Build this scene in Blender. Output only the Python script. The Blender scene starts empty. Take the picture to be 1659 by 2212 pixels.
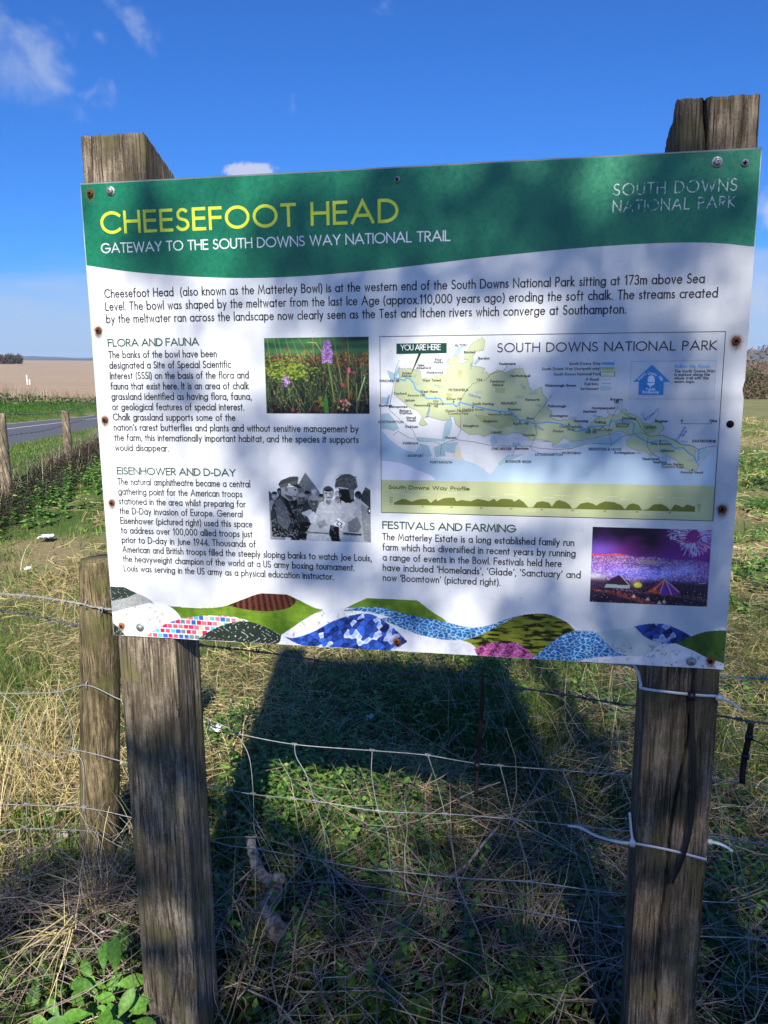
import bpy, math, random
import numpy as np
from mathutils import Vector
from mathutils.geometry import tessellate_polygon
random.seed(7); RNG = np.random.default_rng(7)
S = bpy.context.scene
COL = S.collection
R = math.radians

# ------------------------------------------------------------------ camera and measured layout
CAMH = 1.5
FL = 1745.41                       # focal length in layout units (picture 1659 x 2212)
PITCH, ROLL, YAW = 0.18685, -0.009278, -0.185004
Fv = np.array([0, math.cos(PITCH), -math.sin(PITCH)]); Rv = np.array([1., 0, 0]); Uv = np.cross(Rv, Fv)
R2 = Rv * math.cos(ROLL) + Uv * math.sin(ROLL); U2 = -Rv * math.sin(ROLL) + Uv * math.cos(ROLL)
CAM = np.array([0, 0, CAMH])
BO = np.array([-0.534805, 1.520603, 1.811997])          # top left corner of the board
EX = np.array([math.cos(YAW), math.sin(YAW), 0.]); EN = np.array([math.sin(YAW), -math.cos(YAW), 0.])
EZ = np.array([0, 0, 1.])
BW, BH = 1.1352, 0.841
def ray(x, y): return Fv + (x - 829.5) / FL * R2 - (y - 1106) / FL * U2
def gnd(x, y, z=0.):
    d = ray(x, y); return CAM + d * ((z - CAMH) / d[2])
def uv(x, y):                                           # point measured on the board -> its own flat layout (metres)
    d = ray(x, y); t = ((BO - CAM) @ EN) / (d @ EN); q = CAM + d * t - BO
    return (q @ EX, -q[2])
def B3(u, v, off=0.): return BO + EX * u - EZ * v + EN * off
FO = np.array([-0.83, 2.165, 0.]); FD = np.array([1, -0.34, 0.]) / math.hypot(1, .34); FN = np.array([FD[1], -FD[0], 0])
def fen(x, y, off=0.):                                  # point in the upright plane of the near wire fence
    d = ray(x, y); o = FO + FN * off; t = ((o - CAM) @ FN) / (d @ FN); return CAM + d * t

# ------------------------------------------------------------------ helpers
def s2l(c):
    c = np.asarray(c, float) / 255.; return np.where(c <= .04045, c / 12.92, ((c + .055) / 1.055) ** 2.4)
def tag(o, label=None, cat=None, group=None, kind=None):
    if label: o['label'] = label
    if cat: o['category'] = cat
    if group: o['group'] = group
    if kind: o['kind'] = kind
    return o
def empty(name, loc=(0, 0, 0)):
    o = bpy.data.objects.new(name, None); COL.objects.link(o); o.location = loc; o.empty_display_size = .1; return o
def link(name, me, mats, parent=None):
    o = bpy.data.objects.new(name, me); COL.objects.link(o)
    for m in (mats if isinstance(mats, (list, tuple)) else [mats]): me.materials.append(m)
    if parent is not None:
        o.parent = parent
        w = Vector((0, 0, 0)); p = parent
        while p is not None: w += p.location; p = p.parent
        o.location = -w
    return o
def npmesh(name, V, faces, mats, parent=None, col=None, smooth=False, mi=None):
    """faces: list of int arrays (n,3) / (n,4)"""
    me = bpy.data.meshes.new(name)
    V = np.asarray(V, np.float32)
    faces = [np.asarray(f, np.int32) for f in faces if len(f)]
    me.vertices.add(len(V)); me.vertices.foreach_set('co', V.ravel())
    li = np.concatenate([f.ravel() for f in faces]); tot = np.concatenate([np.full(len(f), f.shape[1], np.int32) for f in faces])
    me.loops.add(len(li)); me.loops.foreach_set('vertex_index', li)
    st = np.concatenate([[0], np.cumsum(tot)[:-1]]).astype(np.int32)
    me.polygons.add(len(tot)); me.polygons.foreach_set('loop_start', st)
    try: me.polygons.foreach_set('loop_total', tot)
    except Exception: pass
    if smooth: me.polygons.foreach_set('use_smooth', np.ones(len(tot), bool))
    if mi is not None: me.polygons.foreach_set('material_index', np.asarray(mi, np.int32))
    me.update(calc_edges=True)
    if col is not None:
        a = me.color_attributes.new('Col', 'FLOAT_COLOR', 'POINT')
        c = np.ones((len(V), 4), np.float32); c[:, :3] = col; a.data.foreach_set('color', c.ravel())
    return link(name, me, mats, parent)
class MB:
    def __init__(s): s.v = []; s.q = []; s.t = []; s.c = []; s.n = 0
    def add(s, V, Q=None, T=None, c=None):
        V = np.asarray(V, float).reshape(-1, 3); 
        if Q is not None and len(Q): s.q.append(np.asarray(Q, int).reshape(-1, 4) + s.n)
        if T is not None and len(T): s.t.append(np.asarray(T, int).reshape(-1, 3) + s.n)
        s.v.append(V); s.n += len(V)
        s.c.append(np.broadcast_to(np.asarray(c if c is not None else (1, 1, 1), float), (len(V), 3)))
    def build(s, name, mats, parent=None, smooth=False):
        f = []
        if s.q: f.append(np.concatenate(s.q))
        if s.t: f.append(np.concatenate(s.t))
        return npmesh(name, np.concatenate(s.v), f, mats, parent, np.concatenate(s.c), smooth)
    def tube(s, P, r, n=6, c=None, cap=True, flat=None):
        P = np.asarray(P, float); m = len(P); r = np.broadcast_to(np.asarray(r, float), (m,))
        T = np.gradient(P, axis=0); T /= np.linalg.norm(T, axis=1)[:, None] + 1e-12
        up = np.array([0, 0, 1.]) if abs(T[0][2]) < .9 else np.array([0, 1., 0])
        A = np.cross(T[0], up); A /= np.linalg.norm(A); V = []
        for i in range(m):
            A = A - T[i] * (A @ T[i]); A /= np.linalg.norm(A) + 1e-12; Bb = np.cross(T[i], A)
            for k in range(n):
                a = 2 * math.pi * k / n
                V.append(P[i] + r[i] * (math.cos(a) * A + math.sin(a) * Bb))
        Q = [(i * n + k, i * n + (k + 1) % n, (i + 1) * n + (k + 1) % n, (i + 1) * n + k) for i in range(m - 1) for k in range(n)]
        Tt = []
        if cap:
            V.append(P[0]); V.append(P[-1]); a, b = m * n, m * n + 1
            Tt = [(a, (k + 1) % n, k) for k in range(n)] + [(b, (m - 1) * n + k, (m - 1) * n + (k + 1) % n) for k in range(n)]
        s.add(V, Q, Tt, c)
    def strap(s, P, N, w, t, c=None):
        """flat strap through P, face normal N (one per point or one for all), width w, thickness t"""
        P = np.asarray(P, float); m = len(P); N = np.broadcast_to(np.asarray(N, float), (m, 3))
        w = np.broadcast_to(np.asarray(w, float), (m,))
        T = np.gradient(P, axis=0); T /= np.linalg.norm(T, axis=1)[:, None]
        V = []
        for i in range(m):
            nn = N[i] - T[i] * (N[i] @ T[i]); nn /= np.linalg.norm(nn); b = np.cross(T[i], nn)
            for a, d in ((-1, -1), (1, -1), (1, 1), (-1, 1)): V.append(P[i] + b * a * w[i] / 2 + nn * d * t / 2)
        Q = [(i * 4 + k, i * 4 + (k + 1) % 4, i * 4 + 4 + (k + 1) % 4, i * 4 + 4 + k) for i in range(m - 1) for k in range(4)]
        Q += [(3, 2, 1, 0), (m * 4 - 4, m * 4 - 3, m * 4 - 2, m * 4 - 1)]
        s.add(V, Q, None, c)
    def box(s, c0, ax, ay, az, c=None):
        c0 = np.asarray(c0, float); V = [c0 + i * ax + j * ay + k * az for k in (-.5, .5) for j in (-.5, .5) for i in (-.5, .5)]
        s.add(V, [(0, 2, 3, 1), (4, 5, 7, 6), (0, 1, 5, 4), (2, 6, 7, 3), (0, 4, 6, 2), (1, 3, 7, 5)], None, c)
def smoothpts(P, n=6):
    """Catmull-Rom through points"""
    P = np.asarray(P, float)
    if len(P) < 3: return np.array([P[0] + (P[-1] - P[0]) * t for t in np.linspace(0, 1, n + 1)])
    Q = np.vstack([2 * P[0] - P[1], P, 2 * P[-1] - P[-2]]); out = []
    for i in range(1, len(Q) - 2):
        for t in np.arange(n) / n:
            a, b, c, d = Q[i - 1], Q[i], Q[i + 1], Q[i + 2]
            out.append(.5 * ((2 * b) + (c - a) * t + (2 * a - 5 * b + 4 * c - d) * t * t + (-a + 3 * b - 3 * c + d) * t ** 3))
    out.append(P[-1]); return np.array(out)
def hsh(ix, iy, seed=0):
    h = (ix.astype(np.int64) * 374761393 + iy.astype(np.int64) * 668265263 + seed * 974634777) & 0x7fffffff
    h = ((h ^ (h >> 13)) * 1274126177) & 0x7fffffff
    return ((h ^ (h >> 16)) & 0xffff) / 65535.
def vnoise(x, y, seed=0):
    x = np.asarray(x, float); y = np.asarray(y, float)
    ix = np.floor(x); iy = np.floor(y); fx = x - ix; fy = y - iy; fx = fx * fx * (3 - 2 * fx); fy = fy * fy * (3 - 2 * fy)
    a = hsh(ix, iy, seed); b = hsh(ix + 1, iy, seed); c = hsh(ix, iy + 1, seed); d = hsh(ix + 1, iy + 1, seed)
    return (a + (b - a) * fx) * (1 - fy) + (c + (d - c) * fx) * fy
def fbm(x, y, seed=0, o=4):
    s = 0; a = .5; t = 0
    for i in range(o): s = s + a * vnoise(x * 2 ** i, y * 2 ** i, seed + i * 17); t += a; a *= .5
    return s / t
def sstep(a, b, x): t = np.clip((np.asarray(x, float) - a) / (b - a), 0, 1); return t * t * (3 - 2 * t)

# ------------------------------------------------------------------ materials
class NT:
    def __init__(s, tree): s.t = tree; s.n = tree.nodes; s.l = tree.links
    def __call__(s, typ, ins=None, **kw):
        nd = s.n.new(typ)
        for k, v in kw.items(): setattr(nd, k, v)
        for k, v in (ins or {}).items():
            if isinstance(v, bpy.types.NodeSocket): s.l.new(v, nd.inputs[k])
            else: nd.inputs[k].default_value = v
        return nd
    def math(s, op, a, b=0., clamp=False):
        return s('ShaderNodeMath', {0: a, 1: b}, operation=op, use_clamp=clamp).outputs[0]
    def ramp(s, fac, pts):
        nd = s.n.new('ShaderNodeValToRGB'); s.l.new(fac, nd.inputs[0]); e = nd.color_ramp.elements
        while len(e) < len(pts): e.new(.5)
        for el, (p, c) in zip(e, pts): el.position = p; el.color = (*c, 1) if len(c) == 3 else c
        return nd.outputs[0]
    def mix(s, f, a, b, mode='MIX'):
        nd = s.n.new('ShaderNodeMix'); nd.data_type = 'RGBA'; nd.blend_type = mode; nd.clamp_factor = True
        for k, v in ((0, f), (6, a), (7, b)):
            if isinstance(v, bpy.types.NodeSocket): s.l.new(v, nd.inputs[k])
            else: nd.inputs[k].default_value = (*v, 1) if isinstance(v, (tuple, list)) and len(v) == 3 else v
        return nd.outputs[2]
def newmat(name):
    m = bpy.data.materials.new(name); m.use_nodes = True; n = NT(m.node_tree); b = m.node_tree.nodes['Principled BSDF']; return m, n, b
def mat(name, c, rough=.6, metal=0., spec=.5, var=0., scale=20., bump=0., bscale=200.):
    m, n, b = newmat(name); c = tuple(float(x) for x in c)
    b.inputs['Roughness'].default_value = rough; b.inputs['Metallic'].default_value = metal; b.inputs['Specular IOR Level'].default_value = spec
    tc = n('ShaderNodeTexCoord').outputs['Object']
    if var:
        nz = n('ShaderNodeTexNoise', {'Vector': tc, 'Scale': scale, 'Detail': 4.}).outputs['Fac']
        cc = n.ramp(nz, [(.3, tuple(x * (1 - var) for x in c)), (.7, tuple(min(1, x * (1 + var)) for x in c))]); n.l.new(cc, b.inputs['Base Color'])
    else: b.inputs['Base Color'].default_value = (*c, 1)
    if bump:
        nz = n('ShaderNodeTexNoise', {'Vector': tc, 'Scale': bscale, 'Detail': 3.}).outputs['Fac']
        n.l.new(n('ShaderNodeBump', {'Strength': bump, 'Distance': .002, 'Height': nz}).outputs[0], b.inputs['Normal'])
    return m
def vcmat(name, rough=.7, spec=.3, trans=0., jitter=0.):
    m, n, b = newmat(name)
    at = n('ShaderNodeAttribute', attribute_name='Col').outputs['Color']
    b.inputs['Roughness'].default_value = rough; b.inputs['Specular IOR Level'].default_value = spec
    if jitter:
        jn = n('ShaderNodeTexNoise', {'Vector': n('ShaderNodeTexCoord').outputs['Object'], 'Scale': 130., 'Detail': 5., 'Roughness': .7}).outputs['Fac']
        at = n.mix(1., at, n.ramp(jn, [(.32, (1 - jitter,) * 3), (.5, (1, 1, 1)), (.66, (1 + jitter, 1 + jitter, 1 + jitter * .4))]), 'MULTIPLY')
    n.l.new(at, b.inputs['Base Color'])
    if trans:
        tr = n('ShaderNodeBsdfTranslucent', {'Color': at}).outputs[0]
        mx = n('ShaderNodeMixShader', {0: trans, 1: b.outputs[0], 2: tr}).outputs[0]
        n.l.new(mx, n.n['Material Output'].inputs[0])
    return m
M = {}
M['leaf'] = vcmat('leaf', .5, .35, .3, .45); M['blade'] = vcmat('blade', .55, .3, .25); M['straw'] = vcmat('straw', .7, .2, .12); M['twig'] = vcmat('twig', .8, .2)
M['print'] = vcmat('print', .38, .4)
M['galv'] = mat('galvanised_wire', (.34, .34, .33), .55, .25, .5, .25, 60, .3, 400)
M['shaded_steel'] = mat('barbed_steel', (.12, .12, .125), .55, .5, .5, .3, 80)  # steel tone darkened: the near wire's backlit shade is in the colour
M['rust'] = mat('rust', (.19, .065, .026), .85, .1, .3, .6, 500, .8, 900)
M['rust_lt'] = mat('rust_light', (.33, .12, .03), .85, .1, .3, .5, 500, .8, 900)
M['steel'] = mat('bolt_steel', (.38, .38, .37), .45, .7, .5, .3, 300, .3, 500)
M['whitetie'] = mat('white_nylon', (.56, .57, .58), .4, 0, .5, .08, 60)
M['blacktie'] = mat('black_nylon', (.012, .012, .014), .4, 0, .5, .2, 60)
M['litter'] = mat('litter_paper', (.8, .8, .82), .6, 0, .3, .05, 60)

def woodmat(name, lo, hi, green, seed, dark=.35):
    m, n, b = newmat(name); tc = n('ShaderNodeTexCoord').outputs['Object']
    mp = n('ShaderNodeMapping', {'Vector': tc, 'Location': (seed, seed * 2, 0), 'Scale': (1, 1, .075)}).outputs[0]
    warp = n('ShaderNodeTexNoise', {'Vector': tc, 'Scale': 5., 'Detail': 2.}).outputs['Color']
    mv = n('ShaderNodeVectorMath', {0: mp, 1: n('ShaderNodeVectorMath', {0: warp, 3: .012}, operation='SCALE').outputs[0]}, operation='ADD').outputs[0]
    g1 = n('ShaderNodeTexNoise', {'Vector': mv, 'Scale': 250., 'Detail': 6., 'Roughness': .8}).outputs['Fac']
    g2 = n('ShaderNodeTexNoise', {'Vector': mv, 'Scale': 85., 'Detail': 5.}).outputs['Fac']
    big = n('ShaderNodeTexNoise', {'Vector': tc, 'Scale': 7., 'Detail': 5., 'Roughness': .65}).outputs['Fac']
    g3 = n('ShaderNodeTexNoise', {'Vector': tc, 'Scale': 320., 'Detail': 3., 'Roughness': .7}).outputs['Fac']
    g = n.math('ADD', n.math('MULTIPLY', g3, .18), n.math('ADD', n.math('MULTIPLY', g1, .5), n.math('MULTIPLY', g2, .32)))
    c = n.ramp(g, [(.4, tuple(x * dark for x in lo)), (.475, lo), (.54, hi), (.62, tuple(min(1, x * 1.45) for x in hi))])
    c2 = n.mix(n.ramp(big, [(.42, (0, 0, 0)), (.62, (1, 1, 1))]), c, n.mix(.75, c, tuple(x * .38 for x in lo)))
    gz = n('ShaderNodeTexNoise', {'Vector': tc, 'Scale': 14., 'Detail': 6.}).outputs['Fac']
    c3 = n.mix(n.math('MULTIPLY', n.ramp(gz, [(.5, (0, 0, 0)), (.66, (1, 1, 1))]), .45), c2, green)
    fc = n('ShaderNodeTexNoise', {'Vector': n('ShaderNodeMapping', {'Vector': tc, 'Location': (seed, 0, 0), 'Scale': (1, 1, .03)}).outputs[0], 'Scale': 330., 'Detail': 2.}).outputs['Fac']
    c3 = n.mix(n.math('MULTIPLY', n.ramp(fc, [(.34, (1, 1, 1)), (.42, (0, 0, 0))]), .85), c3, tuple(x * .16 for x in lo))
    n.l.new(c3, b.inputs['Base Color']); b.inputs['Roughness'].default_value = .88; b.inputs['Specular IOR Level'].default_value = .2
    n.l.new(n('ShaderNodeBump', {'Strength': .9, 'Distance': .003, 'Height': g}).outputs[0], b.inputs['Normal'])
    return m
M['woodA'] = woodmat('weathered_oak', (.14, .108, .074), (.35, .285, .2), (.2, .19, .07), 3.1)
M['woodB'] = woodmat('weathered_oak_dark', (.1, .076, .052), (.24, .19, .135), (.14, .13, .05), 8.7)
M['woodC'] = woodmat('mossy_softwood', (.11, .085, .045), (.26, .2, .11), (.16, .17, .05), 5.5)
M['woodD'] = woodmat('pale_softwood', (.2, .15, .1), (.4, .32, .22), (.22, .2, .12), 1.5)
M['opaque_leaf'] = vcmat('opaque_leaf', .6, .2)
M['crack'] = mat('crack_dark', (.012, .01, .008), .95, 0, .1)
def branchmat():
    m, n, b = newmat('log_bark'); tc = n('ShaderNodeTexCoord').outputs['Object']
    a = n('ShaderNodeTexNoise', {'Vector': tc, 'Scale': 45., 'Detail': 6.}).outputs['Fac']
    n.l.new(n.ramp(a, [(.35, (.09, .07, .055)), (.5, (.3, .255, .21)), (.7, (.46, .41, .35))]), b.inputs['Base Color']); b.inputs['Roughness'].default_value = .9
    n.l.new(n('ShaderNodeBump', {'Strength': .8, 'Distance': .006, 'Height': a}).outputs[0], b.inputs['Normal']); return m
M['bark'] = branchmat()
# ------------------------------------------------------------------ stroke lettering (geometric sans)
def arc(cx, cy, rx, ry, a0, a1, n=None):
    n = n or max(4, int(abs(a1 - a0) / 15)); return [(cx + rx * math.cos(R(a)), cy + ry * math.sin(R(a))) for a in np.linspace(a0, a1, n + 1)]
X = .62; h = X / 2; r_ = .3; AS = 1.04
def arch(x0, w, y=.36): return arc(x0 + w / 2, X - w * .5 * 1.05, w / 2, w * .5 * 1.05, 180, 0)
G = {
 'A': (.86, [[(0, 0), (.43, 1), (.86, 0)], [(.15, .33), (.71, .33)]]),
 'B': (.54, [[(0, 0), (0, 1)], [(0, 1), (.26, 1)] + arc(.26, .77, .22, .23, 90, -90) + [(0, .54)], [(0, .54), (.28, .54)] + arc(.28, .27, .26, .27, 90, -90) + [(0, 0)]]),
 'C': (.86, [arc(.5, .5, .5, .5, 44, 316)]),
 'D': (.74, [[(0, 0), (0, 1)], [(0, 1), (.24, 1)] + arc(.24, .5, .5, .5, 90, -90) + [(0, 0)]]),
 'E': (.5, [[(0, 0), (0, 1)], [(0, 1), (.5, 1)], [(0, .53), (.48, .53)], [(0, 0), (.5, 0)]]),
 'F': (.48, [[(0, 0), (0, 1)], [(0, 1), (.48, 1)], [(0, .53), (.46, .53)]]),
 'G': (.98, [arc(.5, .5, .5, .5, 44, 355), [(.52, .46), (.98, .46)]]),
 'H': (.68, [[(0, 0), (0, 1)], [(.68, 0), (.68, 1)], [(0, .53), (.68, .53)]]),
 'I': (0, [[(0, 0), (0, 1)]]),
 'J': (.22, [[(.22, 1), (.22, .1)] + arc(.02, .05, .2, .25, 0, -80)]),
 'K': (.6, [[(0, 0), (0, 1)], [(.56, 1), (.02, .5), (.6, 0)]]),
 'L': (.44, [[(0, 1), (0, 0)], [(0, 0), (.44, 0)]]),
 'M': (.94, [[(0, 0), (.14, 1), (.47, .2), (.8, 1), (.94, 0)]]),
 'N': (.74, [[(0, 0), (0, 1), (.74, 0), (.74, 1)]]),
 'O': (1., [arc(.5, .5, .5, .5, 0, 360)]),
 'P': (.5, [[(0, 0), (0, 1)], [(0, 1), (.24, 1)] + arc(.24, .74, .26, .26, 90, -90) + [(0, .48)]]),
 'Q': (1., [arc(.5, .5, .5, .5, 0, 360), [(.56, .38), (.92, 0)]]),
 'R': (.54, [[(0, 0), (0, 1)], [(0, 1), (.24, 1)] + arc(.24, .74, .26, .26, 90, -90) + [(0, .48)], [(.2, .48), (.54, 0)]]),
 'S': (.5, [arc(.26, .75, .22, .25, 45, 235, 12) + arc(.24, .25, .26, .25, 72, -150, 14)]),
 'T': (.56, [[(.28, 0), (.28, 1)], [(0, 1), (.56, 1)]]),
 'U': (.62, [[(0, 1), (0, .3)] + arc(.31, .3, .31, .3, 180, 360) + [(.62, 1)]]),
 'V': (.78, [[(0, 1), (.39, 0), (.78, 1)]]),
 'W': (1.16, [[(0, 1), (.29, 0), (.58, 1), (.87, 0), (1.16, 1)]]),
 'X': (.68, [[(0, 0), (.66, 1)], [(.02, 1), (.68, 0)]]),
 'Y': (.68, [[(0, 1), (.34, .46), (.68, 1)], [(.34, .46), (.34, 0)]]),
 'Z': (.6, [[(0, 1), (.6, 1), (0, 0), (.6, 0)]]),
 'a': (.6, [arc(r_, h, r_, h, 0, 360), [(.6, 0), (.6, X)]]),
 'b': (.6, [arc(r_, h, r_, h, 0, 360), [(0, 0), (0, AS)]]),
 'c': (.44, [arc(r_, h, r_, h, 52, 308)]),
 'd': (.6, [arc(r_, h, r_, h, 0, 360), [(.6, 0), (.6, AS)]]),
 'e': (.56, [[(.02, h + .02), (.56, h + .02)], arc(.28, h, .28, h, 8, 318)]),
 'f': (.26, [[(.1, 0), (.1, .84)] + arc(.27, .84, .17, .2, 180, 85), [(-.02, X), (.26, X)]]),
 'g': (.6, [arc(r_, h, r_, h, 0, 360), [(.6, X), (.6, -.06)] + arc(r_, -.04, r_, .24, 0, -165)]),
 'h': (.46, [[(0, 0), (0, AS)], arch(0, .46) + [(.46, 0)]]),
 'i': (0, [[(0, 0), (0, X)], [(0, .84), (0, .87)]]),
 'j': (0, [[(0, X), (0, -.3)], [(0, .84), (0, .87)]]),
 'k': (.42, [[(0, 0), (0, AS)], [(.36, X), (.02, .32), (.42, 0)]]),
 'l': (0, [[(0, 0), (0, AS)]]),
 'm': (.78, [[(0, 0), (0, X)], arch(0, .39) + [(.39, 0)], arch(.39, .39) + [(.78, 0)]]),
 'n': (.46, [[(0, 0), (0, X)], arch(0, .46) + [(.46, 0)]]),
 'o': (.62, [arc(.31, h, .31, h, 0, 360)]),
 'p': (.6, [arc(r_, h, r_, h, 0, 360), [(0, -.3), (0, X)]]),
 'q': (.6, [arc(r_, h, r_, h, 0, 360), [(.6, -.3), (.6, X)]]),
 'r': (.24, [[(0, 0), (0, X)], arc(.2, X - .2, .2, .2, 175, 70)]),
 's': (.32, [arc(.17, X * .74, .13, X * .26, 45, 240, 9) + arc(.15, X * .26, .17, X * .26, 70, -150, 10)]),
 't': (.26, [[(.11, 0), (.11, .86)], [(-.02, X), (.26, X)]]),
 'u': (.46, [[(0, X), (0, .22)] + arc(.23, .22, .23, .22, 180, 360) + [(.46, X)]]),
 'v': (.46, [[(0, X), (.23, 0), (.46, X)]]),
 'w': (.74, [[(0, X), (.185, 0), (.37, X), (.555, 0), (.74, X)]]),
 'x': (.44, [[(0, 0), (.42, X)], [(.02, X), (.44, 0)]]),
 'y': (.48, [[(0, X), (.245, .02)], [(.48, X), (.09, -.3)]]),
 'z': (.4, [[(0, X), (.4, X), (0, 0), (.4, 0)]]),
 '0': (.6, [arc(.3, .5, .3, .5, 0, 360)]),
 '1': (.3, [[(.02, .82), (.22, 1), (.22, 0)]]),
 '2': (.52, [arc(.26, .73, .25, .27, 170, -30, 10) + [(0, 0), (.52, 0)]]),
 '3': (.48, [arc(.22, .76, .22, .24, 150, -90, 10) + arc(.22, .26, .26, .26, 90, -150, 12)]),
 '4': (.56, [[(.56, .24), (0, .24), (.42, 1), (.42, 0)]]),
 '5': (.5, [[(.46, 1), (.14, 1), (.06, .58)] + arc(.2, .31, .3, .31, 105, -140, 12)]),
 '6': (.54, [arc(.27, .29, .27, .29, 0, 360), [(.03, .4), (.34, 1)]]),
 '7': (.52, [[(0, 1), (.52, 1), (.14, 0)]]),
 '8': (.52, [arc(.26, .76, .21, .23, 0, 360), arc(.26, .27, .26, .27, 0, 360)]),
 '9': (.54, [arc(.27, .71, .27, .29, 0, 360), [(.51, .6), (.2, 0)]]),
 '.': (.02, [[(0, .0), (.02, .0)]]), ',': (.04, [[(.05, .02), (0, -.16)]]), "'": (0, [[(0, .8), (0, 1)]]),
 '\u2018': (.04, [[(0, .78), (.06, .98)]]), '\u2019': (.04, [[(0, .78), (.06, .98)]]),
 '-': (.26, [[(0, .36), (.26, .36)]]), '(': (.16, [arc(.3, .4, .3, .66, 118, 242)]), ')': (.16, [arc(-.14, .4, .3, .66, 62, -62)]),
 '&': (.66, [[(.66, 0), (.16, .66)] + arc(.3, .82, .17, .18, 200, -20, 8) + [(.1, .42)] + arc(.25, .24, .25, .24, 140, 320, 8) + [(.64, .46)]]),
 '\u25b2': (.5, [[(.1, .1), (.25, .6), (.4, .1), (.1, .1)], [(.25, .15), (.25, .4)]]),
}
def ribbon(P, t):
    """centre line -> left/right edge points, square ends"""
    P = np.asarray(P, float); keep = [0]
    for i in range(1, len(P)):
        if np.hypot(*(P[i] - P[keep[-1]])) > 1e-6: keep.append(i)
    P = P[keep]
    closed = len(P) > 3 and np.hypot(*(P[0] - P[-1])) < 1e-4
    D = np.diff(P, axis=0); D /= np.hypot(D[:, 0], D[:, 1])[:, None]
    if not closed: P = P.copy(); P[0] = P[0] - D[0] * t / 2; P[-1] = P[-1] + D[-1] * t / 2
    L = []; Rr = []
    for i in range(len(P)):
        a = D[i - 1] if i > 0 else (D[-1] if closed else D[0]); b = D[i] if i < len(D) else (D[0] if closed else D[-1])
        m = a + b; mn = np.hypot(*m); m = m / mn if mn > 1e-6 else a
        nrm = np.array([-m[1], m[0]]); c = max(.38, abs(nrm @ np.array([-a[1], a[0]])))
        L.append(P[i] + nrm * t / 2 / c); Rr.append(P[i] - nrm * t / 2 / c)
    return np.array(L), np.array(Rr)
class Flat:
    """flat printed shapes on the board, drawn in its own layout (u right, v down, metres)"""
    def __init__(s, off): s.m = MB(); s.off = off; s.k = 0; s.mi = []
    def _o(s): s.k += 1; return s.off + (s.k % 97) * 1.2e-6
    def rib(s, P, t, mi=0, c=None):
        L, Rr = ribbon(P, t); n = len(L); o = s._o()
        V = [B3(p[0], p[1], o) for p in L] + [B3(p[0], p[1], o) for p in Rr]
        s.m.add(V, [(i, i + 1, n + i + 1, n + i) for i in range(n - 1)], None, c)
    def poly(s, P, c=None, lay=0.):
        o = s._o() + lay
        T = tessellate_polygon([[Vector((p[0], p[1], 0)) for p in P]])
        s.m.add([B3(p[0], p[1], o) for p in P], None, T, c)
    def text(s, txt, u0, base, cap, t=.08, u1=None, sx=1., track=.27, space=.5, c=None, ang=0., anchor='l'):
        tt = t
        def width(k): 
            w = 0
            for i, ch in enumerate(txt):
                w += (space if ch == ' ' else G.get(ch, G['o'])[0] + track)
            return w - track
        W = width(1)
        if u1 is not None: sx = (u1 - u0 - cap * tt) / (W * cap)
        if anchor == 'c': u0 = u0 - W * cap * sx / 2
        elif anchor == 'r': u0 = u0 - W * cap * sx
        x = cap * tt / 2; ca, sa = math.cos(ang), math.sin(ang)
        for ch in txt:
            if ch == ' ': x += space * cap * sx; continue
            w, st = G.get(ch, G['o'])
            for P in st:
                Q = []
                for px, py in P:
                    lx = x + px * cap * sx; ly = (py * (1 - tt) + tt / 2) * cap
                    Q.append((u0 + lx * ca + ly * sa, base + lx * sa - ly * ca))
                s.rib(Q, cap * tt, c=c)
            x += (w + track) * cap * sx
        return sx
    def build(s, name, m, parent): return s.m.build(name, m, parent)

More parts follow.
